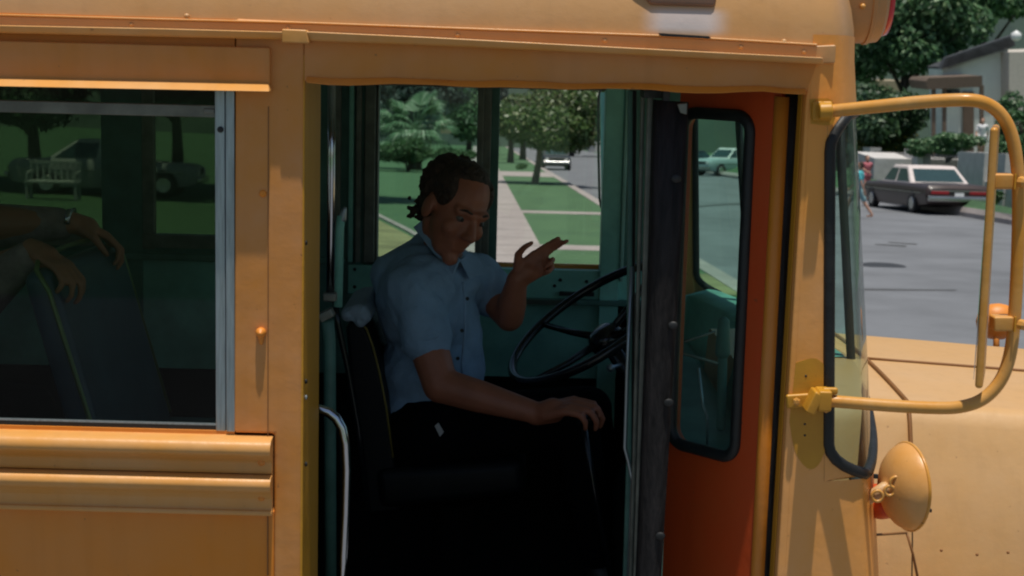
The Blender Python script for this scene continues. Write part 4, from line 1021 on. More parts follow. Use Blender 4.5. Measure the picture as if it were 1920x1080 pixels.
# cowl side pieces and seams below the windshield
mb = MB(); mb.add([shell(0.05, 1.0), shell(0.05, 1.64), Vector((XH + .3, .34, 1.36)), Vector((XH + .3, .30, 1.0))], [(0, 1, 2, 3)])
fender = MB()
for i in range(15):
    f = i / 14; x = lerp(.66, 2.6, f)
    for j in range(13):
        g = j / 12; y = lerp(.05 + .06 * f, .62, g); z = 0.90 + .0 * f + .16 * math.sin(g * PI / 2) - .25 * max(0, .35 - g) ** 2 * 8
        fender.v.append((x, y, z))
fender.f += [(i * 13 + j, i * 13 + j + 1, (i + 1) * 13 + j + 1, (i + 1) * 13 + j) for i in range(14) for j in range(12)]
fender.build("fender", M_hood, bus, smooth=True)
mb = MB(); mb.tube([at(1585, 1003, .22), at(1640, 1003, .25), at(1700, 999, .3)], .003, 6); mb.build("cowl_seam", M_seam, bus, smooth=True)
mb = MB(); mb.tube([at(1700, 999, .30), at(1712, 1040, .3), at(1724, 1100, .3)], .003, 6); mb.build("cowl_seam", M_seam, bus, smooth=True)
for x, y in ((1765, 1032), (1832, 1040), (1890, 1036)): MB().ell(at(x, y, .34), (.0035, .0035, .0035)).build("hood_rivet", M_seam, bus)
# ------------------------------------------------------------------ mirrors
def yo(x): return -0.02 - 0.09 * min(1, max(0, (x - 1560) / 250))
mp_ = [(1540, 209), (1570, 207), (1640, 200), (1720, 192), (1780, 188), (1822, 188), (1848, 194), (1870, 208), (1888, 232), (1900, 266), (1907, 310), (1910, 360), (1909, 450), (1905, 550), (1900, 620), (1893, 668), (1880, 706), (1860, 734), (1834, 753), (1800, 763), (1760, 765), (1690, 762), (1620, 757), (1548, 751)]
def smooth_px(P, n=4): return catmull(P, n)
arm = MB().tube([at(x, y, yo(x)) for x, y in smooth_px(mp_)], .0122, 14).build("mirror_arm", M_arm, bus, smooth=True)
mb = MB(); strip(mb, [(1524, 190), (1562, 190)], [(1523, 227), (1560, 227)], -.012, -.002); mb.build("mount_plate", M_ochre, arm, bevel=.004)
mb = MB(); mb.tube([at(1535, 209, -.03), at(1560, 208, -.03)], .016, 12); mb.build("clamp", M_ochre, arm, bevel=.003)
for x, y in ((1541, 196), (1545, 221), (1553, 205)): MB().lathe([(.0065, 0), (.0065, .008), (.004, .01), (0, .01)], at(x, y, -.014), (0, -1, 0), 6).build("bolt", M_ochre, arm)
mb = MB(); strip(mb, [(1474, 741), (1532, 737)], [(1476, 767), (1532, 764)], -.012, -.002); mb.build("mount_plate", M_ochre, arm, bevel=.004)
mb = MB(); mb.box(at(1524, 752, -.03), (.02, .05, .045), ry=.4).box(at(1543, 748, -.03), (.026, .05, .04)).box(at(1556, 733, -.025), (.03, .012, .014)); mb.build("clamp", M_ochre, arm, bevel=.004)
for x, y in ((1493, 752), (1523, 766), (1548, 766)): MB().lathe([(.0075, 0), (.0075, .007), (.004, .009), (0, .009)], at(x, y, -.014), (0, -1, 0), 6).build("bolt", M_arm, arm)
for x, y in ((1511, 705), (1509, 795), (1509, 816)): MB().ell(at(x, y, 0.0), (.0028, .002, .0028)).build("screw_hole", M_rub, bus)
mb = MB(); P_ = [at(x, y, 0) for x, y in smooth_px([(1492, 680), (1530, 672), (1552, 700), (1556, 760), (1545, 850), (1520, 880), (1492, 850), (1480, 790)], 4)]
mb.slab(P_, (0, -.0009, 0)); mb.build("ochre_patch", M_ochre, bus)  # ochre patch behind the lower mirror bracket
mb = MB(); P_ = [at(x, y, 0) for x, y in smooth_px([(1518, 186), (1560, 188), (1562, 232), (1520, 232)], 4)]; mb.slab(P_, (0, -.0009, 0)); mb.build("ochre_patch", M_ochre, bus)
# tall flat mirror, edge-on to us
mc = at(1855, 475, -.09); vd = Vector((mc.x - CAM.x, mc.y - CAM.y, 0)).normalized(); ang = math.atan2(vd.y, vd.x) - R(1.2)
mm = MB(); zl, zh = at(1855, 715, -.09).z, at(1858, 236, -.09).z
mm.box((0, 0, 0), (.15, .014, zh - zl)); ob = mm.build("flat_mirror", M_arm, None, bevel=.006, seg=3)
ob.data.transform(Matrix.Translation((mc.x - .003, mc.y, (zl + zh) / 2)) @ Matrix.Rotation(ang, 4, 'Z') @ Matrix.Rotation(R(-0.6), 4, 'X'))
ob.data.transform(Matrix.Translation(-(wloc(arm) ))); ob.parent = arm
mm = MB().box((0, .0078, 0), (.13, .001, zh - zl - .03)); o2 = mm.build("mirror_glass", M_mirror, None); o2.data.transform(Matrix.Translation((mc.x - .003, mc.y, (zl + zh) / 2)) @ Matrix.Rotation(ang, 4, 'Z')); o2.data.transform(Matrix.Translation(-wloc(ob))); o2.parent = ob
for y0, y1 in ((326, 355), (594, 622)):
    mb = MB(); mb.px([(1864, y0), (1902, y0), (1902, y1), (1864, y1)], -.125, .035); cl_ = mb.build("mirror_clamp", M_arm, arm, bevel=.004)
    MB().lathe([(.010, 0), (.010, .01), (.006, .014), (0, .014)], at(1913, (y0 + y1) / 2, -.125), (0.6, -1, 0), 8).build("bolt", M_arm, cl_)
    MB().box(at(1903, (y0 + y1) / 2, -.127), (.003, .006, .028)).build("slot", M_jamb, cl_)
# round mirror low by the cowl
cc_ = at(1702, 912, .10); ax_ = Vector((-.965, -.262, .0))
cm = MB().lathe([(.087, -.004), (.0895, 0), (.088, .006), (.081, .018), (.068, .031), (.048, .043), (.024, .050), (.0, .052)], cc_, ax_, 40).build("round_mirror", M_rail, bus, smooth=True)
MB().lathe([(.0, -.006), (.085, -.005), (.0, -.0062)], cc_, ax_, 32).build("mirror_glass", M_mirror, cm)
rim_c = cc_; u1 = Vector((0, 0, 1)); u2 = ax_.cross(u1)
MB().tube([rim_c + (u1 * math.cos(t) + u2 * math.sin(t)) * .0885 for t in [2 * PI * i / 40 for i in range(40)]], .0035, 8, closed=True).build("rim", M_arm, cm, smooth=True)
hb_ = cc_ + ax_ * .04
mb = MB().tube([hb_, at(1660, 915, .08), at(1616, 942, .09)], [.013, .014, .013], 10); bk = mb.build("mirror_bracket", M_hood, bus, smooth=True)
for x, y, r_ in ((1680, 905, .012), (1668, 920, .010), (1645, 930, .011)): MB().tube([at(x, y, .06) + Vector((math.cos(t) * r_, -.0, math.sin(t) * r_)) for t in [2 * PI * i / 16 for i in range(16)]], .0035, 6, closed=True).build("bolt_washer", M_arm, bk, smooth=True)
MB().box(at(1642, 893, .06), (.008, .008, .008)).build("wing_nut", M_rub, bk); MB().box(at(1740, 957, .10), (.014, .008, .006)).build("rim_screw", M_rub, cm)
MB().ell(at(1650, 940, .2), (.045, .06, .035)).build("mirror_shadow_lump", M_door, bk, smooth=True)  # red-brown lump standing for the round mirror's shadow on the cowl
# far side: mirror loop outside the driver's window and the far round mirror
la = [(1131, 166), (1124, 172), (1122, 186), (1122, 280), (1124, 372), (1127, 388), (1134, 393)]
fa = MB().tube([at(x, y, 2.52) for x, y in la], .0042, 8).build("far_mirror", M_rub, bus, smooth=True)
MB().px([(1125, 173), (1160, 174), (1160, 388), (1128, 386)], 2.53, .012).build("mirror_glass", M_mirror, fa)
MB().ell(at(1870, 603, 2.05), (.070, .05, .060)).tube([at(1868, 610, 2.05), at(1868, 650, 2.0)], .01, 8).build("far_round_mirror", M_side, bus, smooth=True)
# ================================================================== CARS
M_tyre = mat("tyre_rubber", (0.015, 0.015, 0.016), 0.8)
M_hub = mat("steel_hubcap", (0.5, 0.5, 0.5), 0.25, metal=0.9)
M_cglass = mat("car_window_glass", (0.03, 0.06, 0.06), 0.05, spec=0.8)
M_bump = mat("chrome_bumper", (0.42, 0.42, 0.42), 0.2, metal=0.9)
M_tail = mat("tail_lamp", (0.30, 0.008, 0.015), 0.3)
M_lamp = mat("head_lamp", (0.75, 0.74, 0.70), 0.2)
def carpaint(n, c, r=0.35): return mat(n, c, r, var=0.05, coat=0.1, spec=0.3)
def car(label, group, base, head, L, W2, H, body, roofm, hood=0.28, trunk=0.22, name="parked_car", cat="car", plate=True):
    t = thing(name, (0, 0, 0), label, cat, group)
    belt = H * 0.64; zl = 0.22; hw = W2 / 2
    st = [(-L / 2, .90, .42, belt * .86), (-L / 2 + .12, .98, .34, belt * .97), (-L * .30, 1.0, zl, belt * 1.0), (0, 1.0, zl, belt * 1.0), (L * .25, 1.0, zl, belt * .97), (L / 2 - .25, .97, .3, belt * .92), (L / 2 - .04, .92, .36, belt * .84), (L / 2, .88, .42, belt * .70)]
    mb = MB(); sec = lambda w, a, b: [(-w * .93, a), (-w * 1.0, lerp(a, b, .45)), (-w * .985, lerp(a, b, .82)), (-w * .90, b), (-w * .4, b + .02), (w * .4, b + .02), (w * .90, b), (w * .985, lerp(a, b, .82)), (w, lerp(a, b, .45)), (w * .93, a)]
    k = 10
    for x, ws, a, b in st:
        for y, z in sec(hw * ws, a, b): mb.v.append((x, y, z))
    n = len(st); mb.f += [(i * k + j, i * k + (j + 1) % k, (i + 1) * k + (j + 1) % k, (i + 1) * k + j) for i in range(n - 1) for j in range(k)] + [tuple(range(k)), tuple((n - 1) * k + j for j in range(k - 1, -1, -1))]
    mb.build("body", body, t, bevel=.02)
    xb0, xb1 = -L / 2 + L * trunk, L / 2 - L * hood; xt0, xt1 = xb0 + (H - belt) * 1.5, xb1 - (H - belt) * 1.2
    def cab(o, zb, zt):
        f0 = (zb - belt) / (H - belt); f1 = (zt - belt) / (H - belt); r = []
        for f, z in ((f0, zb), (f1, zt)):
            w_ = lerp(hw * .90, hw * .74, f) + o; r += [Vector((lerp(xb0, xt0, f) - o, -w_, z)), Vector((lerp(xb1, xt1, f) + o, -w_, z)), Vector((lerp(xb1, xt1, f) + o, w_, z)), Vector((lerp(xb0, xt0, f) - o, w_, z))]
        return r
    v = cab(0, belt - .02, H); MB().add(v, [(0, 1, 5, 4), (1, 2, 6, 5), (2, 3, 7, 6), (3, 0, 4, 7), (4, 5, 6, 7)]).build("roof", roofm, t, bevel=.05, seg=3)
    c = cab(.012, belt + .03, H - .09)
    def pane(i, j, u0=.0, u1=1.0, nm="window"):
        a, b, d, e = c[i], c[j], c[j + 4], c[i + 4]; P = [lerp(a, b, u0), lerp(a, b, u1), lerp(e, d, u1), lerp(e, d, u0)]
        ctr = sum(P, Vector()) / 4; P = [ctr + (p - ctr) * .96 for p in P]; nn = (P[1] - P[0]).cross(P[3] - P[0]).normalized(); MB().slab(P, -nn * .006).build(nm, M_cglass, t)
    pane(0, 1, .06, .5); pane(0, 1, .54, .96); pane(2, 3, .04, .46); pane(2, 3, .5, .94); pane(1, 2, .05, .95, "windshield"); pane(3, 0, .06, .94, "rear_window")
    for sx in (-L * .30, L * .32):
        for sy in (-1, 1):
            w_ = MB().lathe([(.20, -.1), (.31, -.11), (.33, -.07), (.33, .07), (.31, .11), (.20, .1)], (sx, sy * (hw - .10), .33), (0, 1, 0), 20).build("wheel", M_tyre, t, smooth=True)
            MB().lathe([(.0, .108), (.19, .112), (.21, .09), (.0, .088)], (sx, sy * (hw - .10), .33), (0, sy, 0), 16).build("hubcap", M_hub, w_)
            MB().lathe([(.37, -.02), (.37, .0), (.0, .001)], (sx, sy * (hw * 1.0 - .006), .36), (0, sy, 0), 20).build("wheel_arch", M_tyre, t)
    MB().box((-L / 2 - .06, 0, .52), (.12, W2 * .95, .17)).build("rear_bumper", M_bump, t, bevel=.03)
    MB().box((L / 2 + .05, 0, .48), (.12, W2 * .93, .16)).build("front_bumper", M_bump, t, bevel=.03)
    MB().box((-L / 2 + .0, 0, belt * .80), (.05, W2 * .88, .03)).build("rear_trim", M_bump, t)
    for s in (-1, 1):
        MB().box((-L / 2 - .012, s * W2 * .29, belt * .74), (.04, W2 * .27, .10)).build("tail_light", M_tail, t, bevel=.01)
        MB().lathe([(.0, -.02), (.09, -.02), (.09, .02), (.0, .035)], (L / 2 + .005, s * hw * .66, belt * .72), (1, 0, 0), 14).build("headlight", M_lamp, t)
        MB().box((0, s * (hw + .003), lerp(zl, belt, .62)), (L * .86, .012, .02)).build("side_trim", M_bump, t)
    if plate: MB().box((-L / 2 - .03, 0, belt * .68), (.01, .3, .12)).build("number_plate", M_white, t)
    MB().box((L / 2 - .02, 0, belt * .72), (.05, hw * 1.0, .14)).build("grille", M_tyre, t)
    MB().box((xb1 - .25, -hw * 1.03, belt + .06), (.08, .14, .09)).build("door_mirror", M_bump, t, bevel=.02)
    f = Vector((head[0], head[1], -GS * head[1])).normalized(); up = Vector((0, GS, 1)).normalized(); y_ = up.cross(f).normalized(); up = f.cross(y_)
    b = Vector(base); t.matrix_world = Matrix(((f.x, y_.x, up.x, b.x), (f.y, y_.y, up.y, b.y), (f.z, y_.z, up.z, b.z), (0, 0, 0, 1)))
    return t
def ndir(x, y): l = math.hypot(x, y); return (x / l, y / l)
P_dark = carpaint("dark_maroon_car_paint", (0.055, 0.040, 0.038)); P_cream = carpaint("cream_vinyl_roof", (0.62, 0.55, 0.52), 0.5)
h_ = ndir(-.11, .99); c0 = G(1771, 401); base = c0 + Vector((h_[0], h_[1], 0)) * 2.0; base.z = gz(base.y)
car("long dark sedan with a cream roof parked at the far kerb beyond the hood", "cars parked along the streets", base, h_, 6.25, 2.15, 1.5, P_dark, P_cream, .30, .26)
P_blk = carpaint("black_car_paint", (0.02, 0.022, 0.026)); hd = ndir(cdir.x, cdir.y)
c0 = G(1037, 316); base = c0 + Vector((hd[0], hd[1], 0)) * 2.3; base.z = gz(base.y)
car("black car parked at the kerb behind the slim tree trunk", "cars parked along the streets", base, hd, 4.6, 1.75, 1.4, P_blk, P_blk)
P_wht = carpaint("white_car_paint", (0.7, 0.7, 0.68))
for i, (px, py, lb) in enumerate(((1103, 281, "white car far up the street, left of the two beside the mirror frame"), (1131, 282, "white car far up the street, right of the two beside the mirror frame"))):
    c0 = G(px, py); car(lb, "cars parked along the streets", c0, ndir(-.35, -.93), 4.5, 1.75, 1.4, P_wht, P_wht)
c0 = G(1368, 330); car("pale green car with a white roof seen through the glass of the folded door", "cars parked along the streets", c0, ndir(-.8, -.6), 4.8, 1.8, 1.62, carpaint("pale_blue_car_paint", (0.35, 0.45, 0.45)), P_wht, .3, .36)
c0 = G(1296, 322); car("orange red car at the left edge of the folded door's glass", "cars parked along the streets", c0, ndir(-.7, -.7), 4.4, 1.7, 1.35, carpaint("orange_car_paint", (0.50, 0.12, 0.06)), P_blk)
c0 = GL(205, 366); car("silver car standing across the lawn outside the passenger window", "cars parked along the streets", c0, ndir(1, .06), 4.9, 1.8, 1.5, carpaint("silver_car_paint", (0.30, 0.31, 0.30)), carpaint("silver_roof_paint", (0.42, 0.43, 0.42)), .27, .2)
# white garden bench on the lawn beyond the passenger window
gb = GL(100, 374); k = 1.0
M_bench = mat("dimmed_white_bench_paint", (0.36, 0.38, 0.36), 0.7)  # white toned down to soften the bench's contrast
bn = thing("garden_bench", gb, "white garden bench on the lawn outside the passenger window", "bench")
MB().box(gb + Vector((0, 0, .44)), (1.3, .45, .05)).build("seat", M_bench, bn)
mb = MB()
for i in range(9): mb.box(gb + Vector((-.6 + i * .15, .24, .68)), (.05, .03, .42))
mb.box(gb + Vector((0, .24, .9)), (1.3, .04, .07)).build("backrest", M_bench, bn)
for sx in (-.6, .6):
    for sy in (-.18, .18): MB().box(gb + Vector((sx, sy, .22)), (.06, .06, .44)).build("leg", M_bench, bn)
    MB().tube([gb + Vector((sx, .24, .68)), gb + Vector((sx, -.2, .66)), gb + Vector((sx, -.2, .44))], .03, 6).build("armrest", M_bench, bn)

# ================================================================== PEOPLE
M_skinp = mat("passenger_skin", (0.42, 0.18, 0.10), 0.5, var=0.1)
M_skin = mat("tanned_skin", (0.36, 0.125, 0.068), 0.5, var=0.12, vscale=14, trans=0.05)
M_skinl = mat("light_skin", (0.45, 0.25, 0.17), 0.55, var=0.08)
M_hair = mat("dark_brown_hair", (0.045, 0.025, 0.014), 0.6, var=0.5, vscale=60, bump=0.8, bscale=90)
M_chambray = mat("blue_chambray", (0.24, 0.36, 0.50), 0.85, var=0.12, vscale=10, bump=0.9, bscale=11)
M_plaid = mat("grey_checked_cloth", (0.30, 0.23, 0.22), 0.9, var=0.35, vscale=16, bump=0.7, bscale=14)
M_trou = mat("black_trousers", (0.0035, 0.0035, 0.004), 0.95, spec=0.1, bump=0.5, bscale=12)
M_shoe = mat("dark_shoe_leather", (0.02, 0.015, 0.012), 0.5)
M_eye = mat("eye_white", (0.13, 0.10, 0.08), 0.3); M_iris = mat("dark_iris", (0.02, 0.015, 0.01), 0.15)
def basis(f, up):
    f = Vector(f).normalized(); up = Vector(up); up = (up - f * up.dot(f)).normalized(); r = f.cross(up); return Matrix((r, f, up)).transposed()
def head(mb, c, B, s=1.0):
    c = Vector(c); L = lambda r, f, u: c + B @ Vector((r * s, f * s, u * s)); S = lambda *a: tuple(x * s for x in a)
    mb.ell(L(0, -.012, .035), S(.076, .096, .088), B, 18, 12).ell(L(0, .025, -.02), S(.062, .070, .095), B, 18, 12)
    mb.ell(L(0, .030, -.080), S(.046, .048, .042), B, 14, 10).ell(L(0, .064, -.112), S(.022, .020, .020), B)
    mb.cap(L(0, .090, .008), L(0, .114, -.034), .008 * s, .0125 * s)
    for q in (-1, 1):
        mb.ell(L(q * .012, .103, -.037), S(.009, .010, .008), B).ell(L(q * .038, .064, -.030), S(.024, .022, .024), B)
        mb.ell(L(q * .077, -.008, -.012), S(.010, .022, .032), B).cap(L(q * .012, .093, .020), L(q * .046, .074, .022), .010 * s, .009 * s)
    for q in (-1, 1): mb.ell(L(q * .031, .076, .0135), S(.018, .013, .0075), B).ell(L(q * .031, .074, -.0115), S(.016, .011, .006), B)
    mb.cap(L(-.020, .077, -.066), L(.020, .077, -.066), .007 * s, .007 * s).cap(L(-.016, .074, -.079), L(.016, .074, -.079), .008 * s, .008 * s)
    return L
def hand(mb, wrist, d, pn, curls, s=1.0, thumb=1, spread=.10, tcurl=.4):
    """d: along the hand, pn: palm normal; curls: bend per finger (index..little); thumb: which side (+1 / -1)"""
    w = Vector(wrist); d = Vector(d).normalized(); pn = Vector(pn); pn = (pn - d * pn.dot(d)).normalized(); sd = d.cross(pn) * thumb
    mb.cap(w - d * .01, w + d * .035 * s, .026 * s, .030 * s)
    for o, l in ((.030, .080), (.010, .086), (-.010, .083), (-.028, .076)):
        mb.cap(w + d * .02 * s + sd * o * .7 * s, w + d * l * s + sd * o * s, .0155 * s, .0115 * s)
    fl = ((.045, .026, .020), (.050, .030, .021), (.046, .028, .020), (.036, .020, .018))
    for i, (o, l) in enumerate(((.030, .082), (.010, .090), (-.010, .086), (-.029, .078))):
        p = w + d * l * s + sd * o * s; a = 0.15 if curls[i] < .5 else curls[i] * .55; r = (.0098, .0088, .0078, .0068)
        base_d = (d + sd * (1.5 - i) * spread).normalized()
        for j, seg_l in enumerate(fl[i]):
            a_ = a; dd = base_d * math.cos(a_) + pn * math.sin(a_); q = p + dd * seg_l * s
            mb.cap(p, q, r[j] * s, r[j + 1] * s, 10); p = q; a += curls[i] * (1.0 if j == 0 else .8)
    t0 = w + d * .022 * s + sd * .026 * s + pn * .006; t1 = t0 + (d * .55 + sd * .75 + pn * .25).normalized() * .042 * s
    t2 = t1 + (d * .9 + sd * (.35 - tcurl * .5) + pn * (.2 + tcurl)).normalized() * .032 * s; t3 = t2 + (d * .9 + sd * (.1 - tcurl) + pn * (.1 + tcurl)).normalized() * .026 * s
    mb.cap(t0, t1, .016 * s, .012 * s).cap(t1, t2, .0115 * s, .0095 * s).cap(t2, t3, .0095 * s, .0075 * s)
# --- the driver
dr = thing("person", at(820, 830, 1.5), "driver in a blue short sleeved shirt turning to the door with one hand raised", "person")
HCn = at(853, 392, 1.36); HB = basis((.52, -.80, -.30), (.50, -.24, 1)); HS = 1.08
skin = MB(); HL = head(skin, HCn, HB, HS)
nb = at(832, 490, 1.46)
skin.cap(HL(0, -.03, -.06), nb, .054, .050).cap(nb, at(822, 560, 1.48), .045, .05)
shR, shL = at(772, 548, 1.27), at(893, 520, 1.64)
elR, wrR = at(826, 722, 1.17), at(1012, 776, 1.10)
elL, wrL = at(955, 594, 1.50), at(970, 522, 1.44)
skin.cap(shR, elR, .056, .050).cap(lerp(shR, elR, .3), lerp(shR, elR, .8), .056, .052).ell(elR, (.049, .049, .049)).cap(elR, lerp(elR, wrR, .4), .049, .045).cap(lerp(elR, wrR, .4), wrR, .045, .029)
skin.cap(shL, elL, .054, .042).cap(elL, lerp(elL, wrL, .4), .043, .042).cap(lerp(elL, wrL, .35), wrL, .042, .029)
hand(skin, wrR, at(1080, 758, 1.06) - wrR, (-.0, .25, -1), (1.0, .95, .9, .85), 1.15, thumb=1, tcurl=.5)
hand(skin, wrL, (.80, -.05, .62), (.12, -1, .0), (.16, .24, 1.35, 1.45), .98, thumb=-1, spread=.0, tcurl=.15)
skin.cap(nb, at(800, 700, 1.50), .06, .09)     # trunk under the shirt
body = remesh(skin, "body", M_skin, dr, .0062, 2)
for q in (-1, 1):
    e = MB().ell(HL(q * .031, .0755, .002), (.0118 * HS,) * 3, None, 14, 10).build("eye", M_eye, body, smooth=True)
    MB().ell(HL(q * .031 - .001, .0862, .0005), (.0055, .0055, .0055)).build("iris", M_iris, body, smooth=True)
    MB().tube([HL(q * .016, .098, .024), HL(q * .033, .092, .028), HL(q * .050, .076, .021)], [.003, .0038, .002], 6).build("eyebrow", M_hair, body, smooth=True)
hr = MB(); rg = random.Random(4)
hr.ell(HL(0, -.040, .044), (.080 * HS, .088 * HS, .080 * HS), HB, 20, 14).ell(HL(0, -.052, .0), (.072 * HS, .058 * HS, .070 * HS), HB, 16, 12)
for q in (-1, 1): hr.ell(HL(q * .058, .004, .050), (.022 * HS, .050 * HS, .050 * HS), HB, 14, 10)
hr.ell(HL(0, .0, .090), (.058 * HS, .056 * HS, .040 * HS), HB, 16, 10)
for i in range(330):      # curls
    a = rg.uniform(0, 2 * PI); e = rg.uniform(-.65, 1.2); d = Vector((math.cos(a) * math.cos(e), math.sin(a) * math.cos(e), math.sin(e)))
    if d.y > .12 and d.z < .80: continue
    if d.y > .45: continue
    if d.y > .05 and d.z < .1: continue
    c = HL(d.x * .082, -.040 + d.y * .094, .045 + d.z * .082); r = rg.uniform(.005, .0095); hr.ell(c, (r, r, r), None, 8, 6)
for i in range(50):       # loose curls at the nape
    q = rg.uniform(-1, 1); z = rg.uniform(-.085, .0); c = HL(q * .050, -.092 - rg.uniform(0, .012), z)
    k_ = [c + Vector((math.cos(t * 1.3) * .010, math.sin(t * 1.1) * .008, -t * .004)) + HB @ Vector((0, -t * .006, 0)) for t in range(6)]
    hr.tube(k_, [.005, .005, .0045, .004, .004, .003], 6)
for i in range(9):
    c = HL(rg.uniform(-.02, .05), -.118 - rg.uniform(0, .022), rg.uniform(-.085, -.02)); hr.ell(c, (.007, .007, .008), None, 8, 6)
remesh(hr, "hair", M_hair, dr, .0045, 1)
sh = MB()
ch = at(800, 600, 1.46)
sh.ell(at(803, 575, 1.46), (.145, .19, .165), None, 20, 14).ell(at(807, 690, 1.47), (.150, .175, .15), None, 20, 14).ell(at(792, 755, 1.47), (.13, .17, .08), None, 18, 12)
sh.cap(lerp(shR, shL, .12), lerp(shR, shL, .9), .095, .088).ell(at(775, 560, 1.45), (.11, .17, .15), None, 16, 12).cap(at(790, 508, 1.42), at(850, 512, 1.52), .088, .075).cap(at(800, 492, 1.45), at(848, 500, 1.50), .072, .062)
sh.cap(at(838, 528, 1.38), at(872, 532, 1.42), .055, .05)
sh.cap(at(800, 462, 1.47), at(800, 540, 1.46), .045, .10).cap(at(800, 470, 1.46), at(745, 520, 1.44), .05, .08)
sh.cap(shR, lerp(shR, elR, .48), .078, .074).cap(shL, lerp(shL, elL, .42), .075, .068)
sh.cap(at(862, 590, 1.44), at(872, 705, 1.45), .062, .064)
shirt = remesh(sh, "shirt", M_chambray, dr, .009, 5)
# crumple the cloth
rgn = np.random.default_rng(2)
import mathutils
for v in shirt.data.vertices:
    p = v.co * 9.0; n_v = mathutils.noise.noise(Vector((p.x * 1.2, p.y, p.z * .55))) + .5 * mathutils.noise.noise(Vector(v.co * 24))
    v.co += v.normal * (n_v * .012)
shirt.data.update()
def cuff(a, b, t, r): 
    c = lerp(a, b, t); d = (b - a).normalized(); up = Vector((0, 0, 1)); u = (up - d * up.dot(d)).normalized(); v = d.cross(u)
    return MB().tube([c + (u * math.cos(k) + v * math.sin(k)) * r + d * .004 * math.sin(3 * k) for k in [2 * PI * i / 28 for i in range(28)]], .009, 8, closed=True)
for a, b, t, r in ((shR, elR, .54, .064), (shL, elL, .47, .060)): cuff(a, b, t, r).build("sleeve_cuff", M_chambray, shirt, smooth=True)
# collar: two pointed flaps and a stand
for P_ in (((774, 426, 1.42), (812, 474, 1.33), (850, 514, 1.30), (862, 486, 1.33), (826, 452, 1.34), (790, 413, 1.39)), ((880, 474, 1.42), (862, 488, 1.34), (880, 524, 1.34), (908, 512, 1.42), (898, 488, 1.45))):
    MB().slab([at(*p) for p in P_], (.003, .010, -.002)).build("collar", M_chambray, shirt, bevel=.003)
for x, y, Y in ((866, 620, 1.31), (876, 560, 1.32), (858, 672, 1.32)): MB().lathe([(.0055, 0), (.0055, .002), (0, .0025)], at(x, y, Y - .015), (.4, -1, .1), 10).build("button", M_rub, shirt)
MB().tube([at(868, 530, 1.30), at(872, 560, 1.305), at(872, 620, 1.295), at(866, 680, 1.30), at(868, 722, 1.31)], .004, 6).build("placket", M_chambray, shirt, smooth=True)
tr = MB()
hpR, hpL = at(800, 815, 1.37), at(812, 800, 1.60); knR, knL = at(1080, 790, 1.30), at(1105, 765, 1.66)
tr.cap(hpR, hpL, .13, .13).cap(hpR, knR, .098, .070).cap(hpL, knL, .098, .070).cap(knR, at(1120, 1040, 1.3), .066, .050).cap(knL, at(1150, 1000, 1.66), .066, .050)
trou = remesh(tr, "trousers", M_trou, dr, .014, 4)
for p in (at(1128, 1075, 1.3), at(1158, 1040, 1.66)): MB().cap(p, p + Vector((.17, 0, -.02)), .045, .035).build("shoe", M_shoe, dr, smooth=True)
MB().px([(815, 799), (822, 793), (832, 810), (825, 819)], 1.24, .004).build("pocket_tag", M_block, trou)
# towel behind the driver
tw = thing("folded_towel", at(668, 592, 1.3), "pale blue rolled towel hung over the top of the driver's seat", "towel")
t_ = MB()
for i, (x, y, r) in enumerate(((652, 590, .020), (664, 583, .018), (677, 584, .021), (684, 594, .019), (676, 603, .017))): t_.cap(at(x, y, 1.23), at(x, y, 1.23) + Vector((0, .32, 0)), r, r)
remesh(t_, "cloth", mat("pale_blue_towel", (0.26, 0.33, 0.40), 0.9, bump=.6, bscale=70), tw, .006, 2)
# --- the passenger leaning on the seat back
pa = thing("person", Vector((-1.45, 1.1, 1.35)), "passenger in a checked long sleeved shirt with both hands on the seat back", "person")
P1 = MB()
wN, wF = at(66, 470, .86), at(140, 418, 1.25)
P1.cap(at(-20, 520, .95), wN, .055, .028).cap(at(-30, 420, 1.25), wF, .055, .030)
hd_ = Vector((-1.72, 1.15, 2.30)); P1.cap(Vector((-1.72, 1.12, 2.05)), hd_, .06, .058)
HB2 = basis((.9, -.2, -.25), (0, 0, 1)); head(P1, hd_ + Vector((0, 0, .08)), HB2, 1.0)
hand(P1, wN, at(108, 494, .84) - wN, (-.1, 0, -1), (.75, .8, .8, .85), 1.05, thumb=1)
hand(P1, wF, at(186, 436, 1.28) - wF, (-.15, -.1, -1), (.8, .75, .7, .75), 1.05, thumb=-1)
P1.cap(Vector((-1.72, 1.12, 1.5)), Vector((-1.72, 1.12, 2.0)), .12, .12)
bd = remesh(P1, "body", M_skinp, pa, .0065, 2)
S1_ = MB(); e1, e2 = at(-40, 560, .92), at(-60, 432, 1.28)
S1_.ell((-1.70, 1.12, 1.78), (.15, .22, .26), None, 18, 12).cap(Vector((-1.72, .92, 1.98)), Vector((-1.72, 1.34, 1.98)), .095, .095).cap(Vector((-1.72, 1.12, 1.45)), Vector((-1.7, 1.12, 1.8)), .15, .16)
S1_.cap(Vector((-1.70, .90, 1.96)), e1, .085, .066).cap(e1, lerp(e1, wN, .86), .066, .042).cap(Vector((-1.70, 1.36, 1.98)), at(-30, 425, 1.28), .085, .068).cap(at(-30, 425, 1.28), lerp(at(-30, 425, 1.28), wF, .84), .068, .045)
s1o = remesh(S1_, "shirt", M_plaid, pa, .010, 3)
MB().tube([wF - Vector((.012, .035, 0)), wF + Vector((-.01, -.02, .032)), wF + Vector((-.01, .03, .03))], .009, 8).build("wristwatch", M_chrome, pa, smooth=True)
remesh(MB().ell(hd_ + Vector((-.03, 0, .13)), (.095, .088, .085)).ell(hd_ + Vector((-.05, 0, .07)), (.075, .08, .09)), "hair", M_hair, pa, .009, 2)
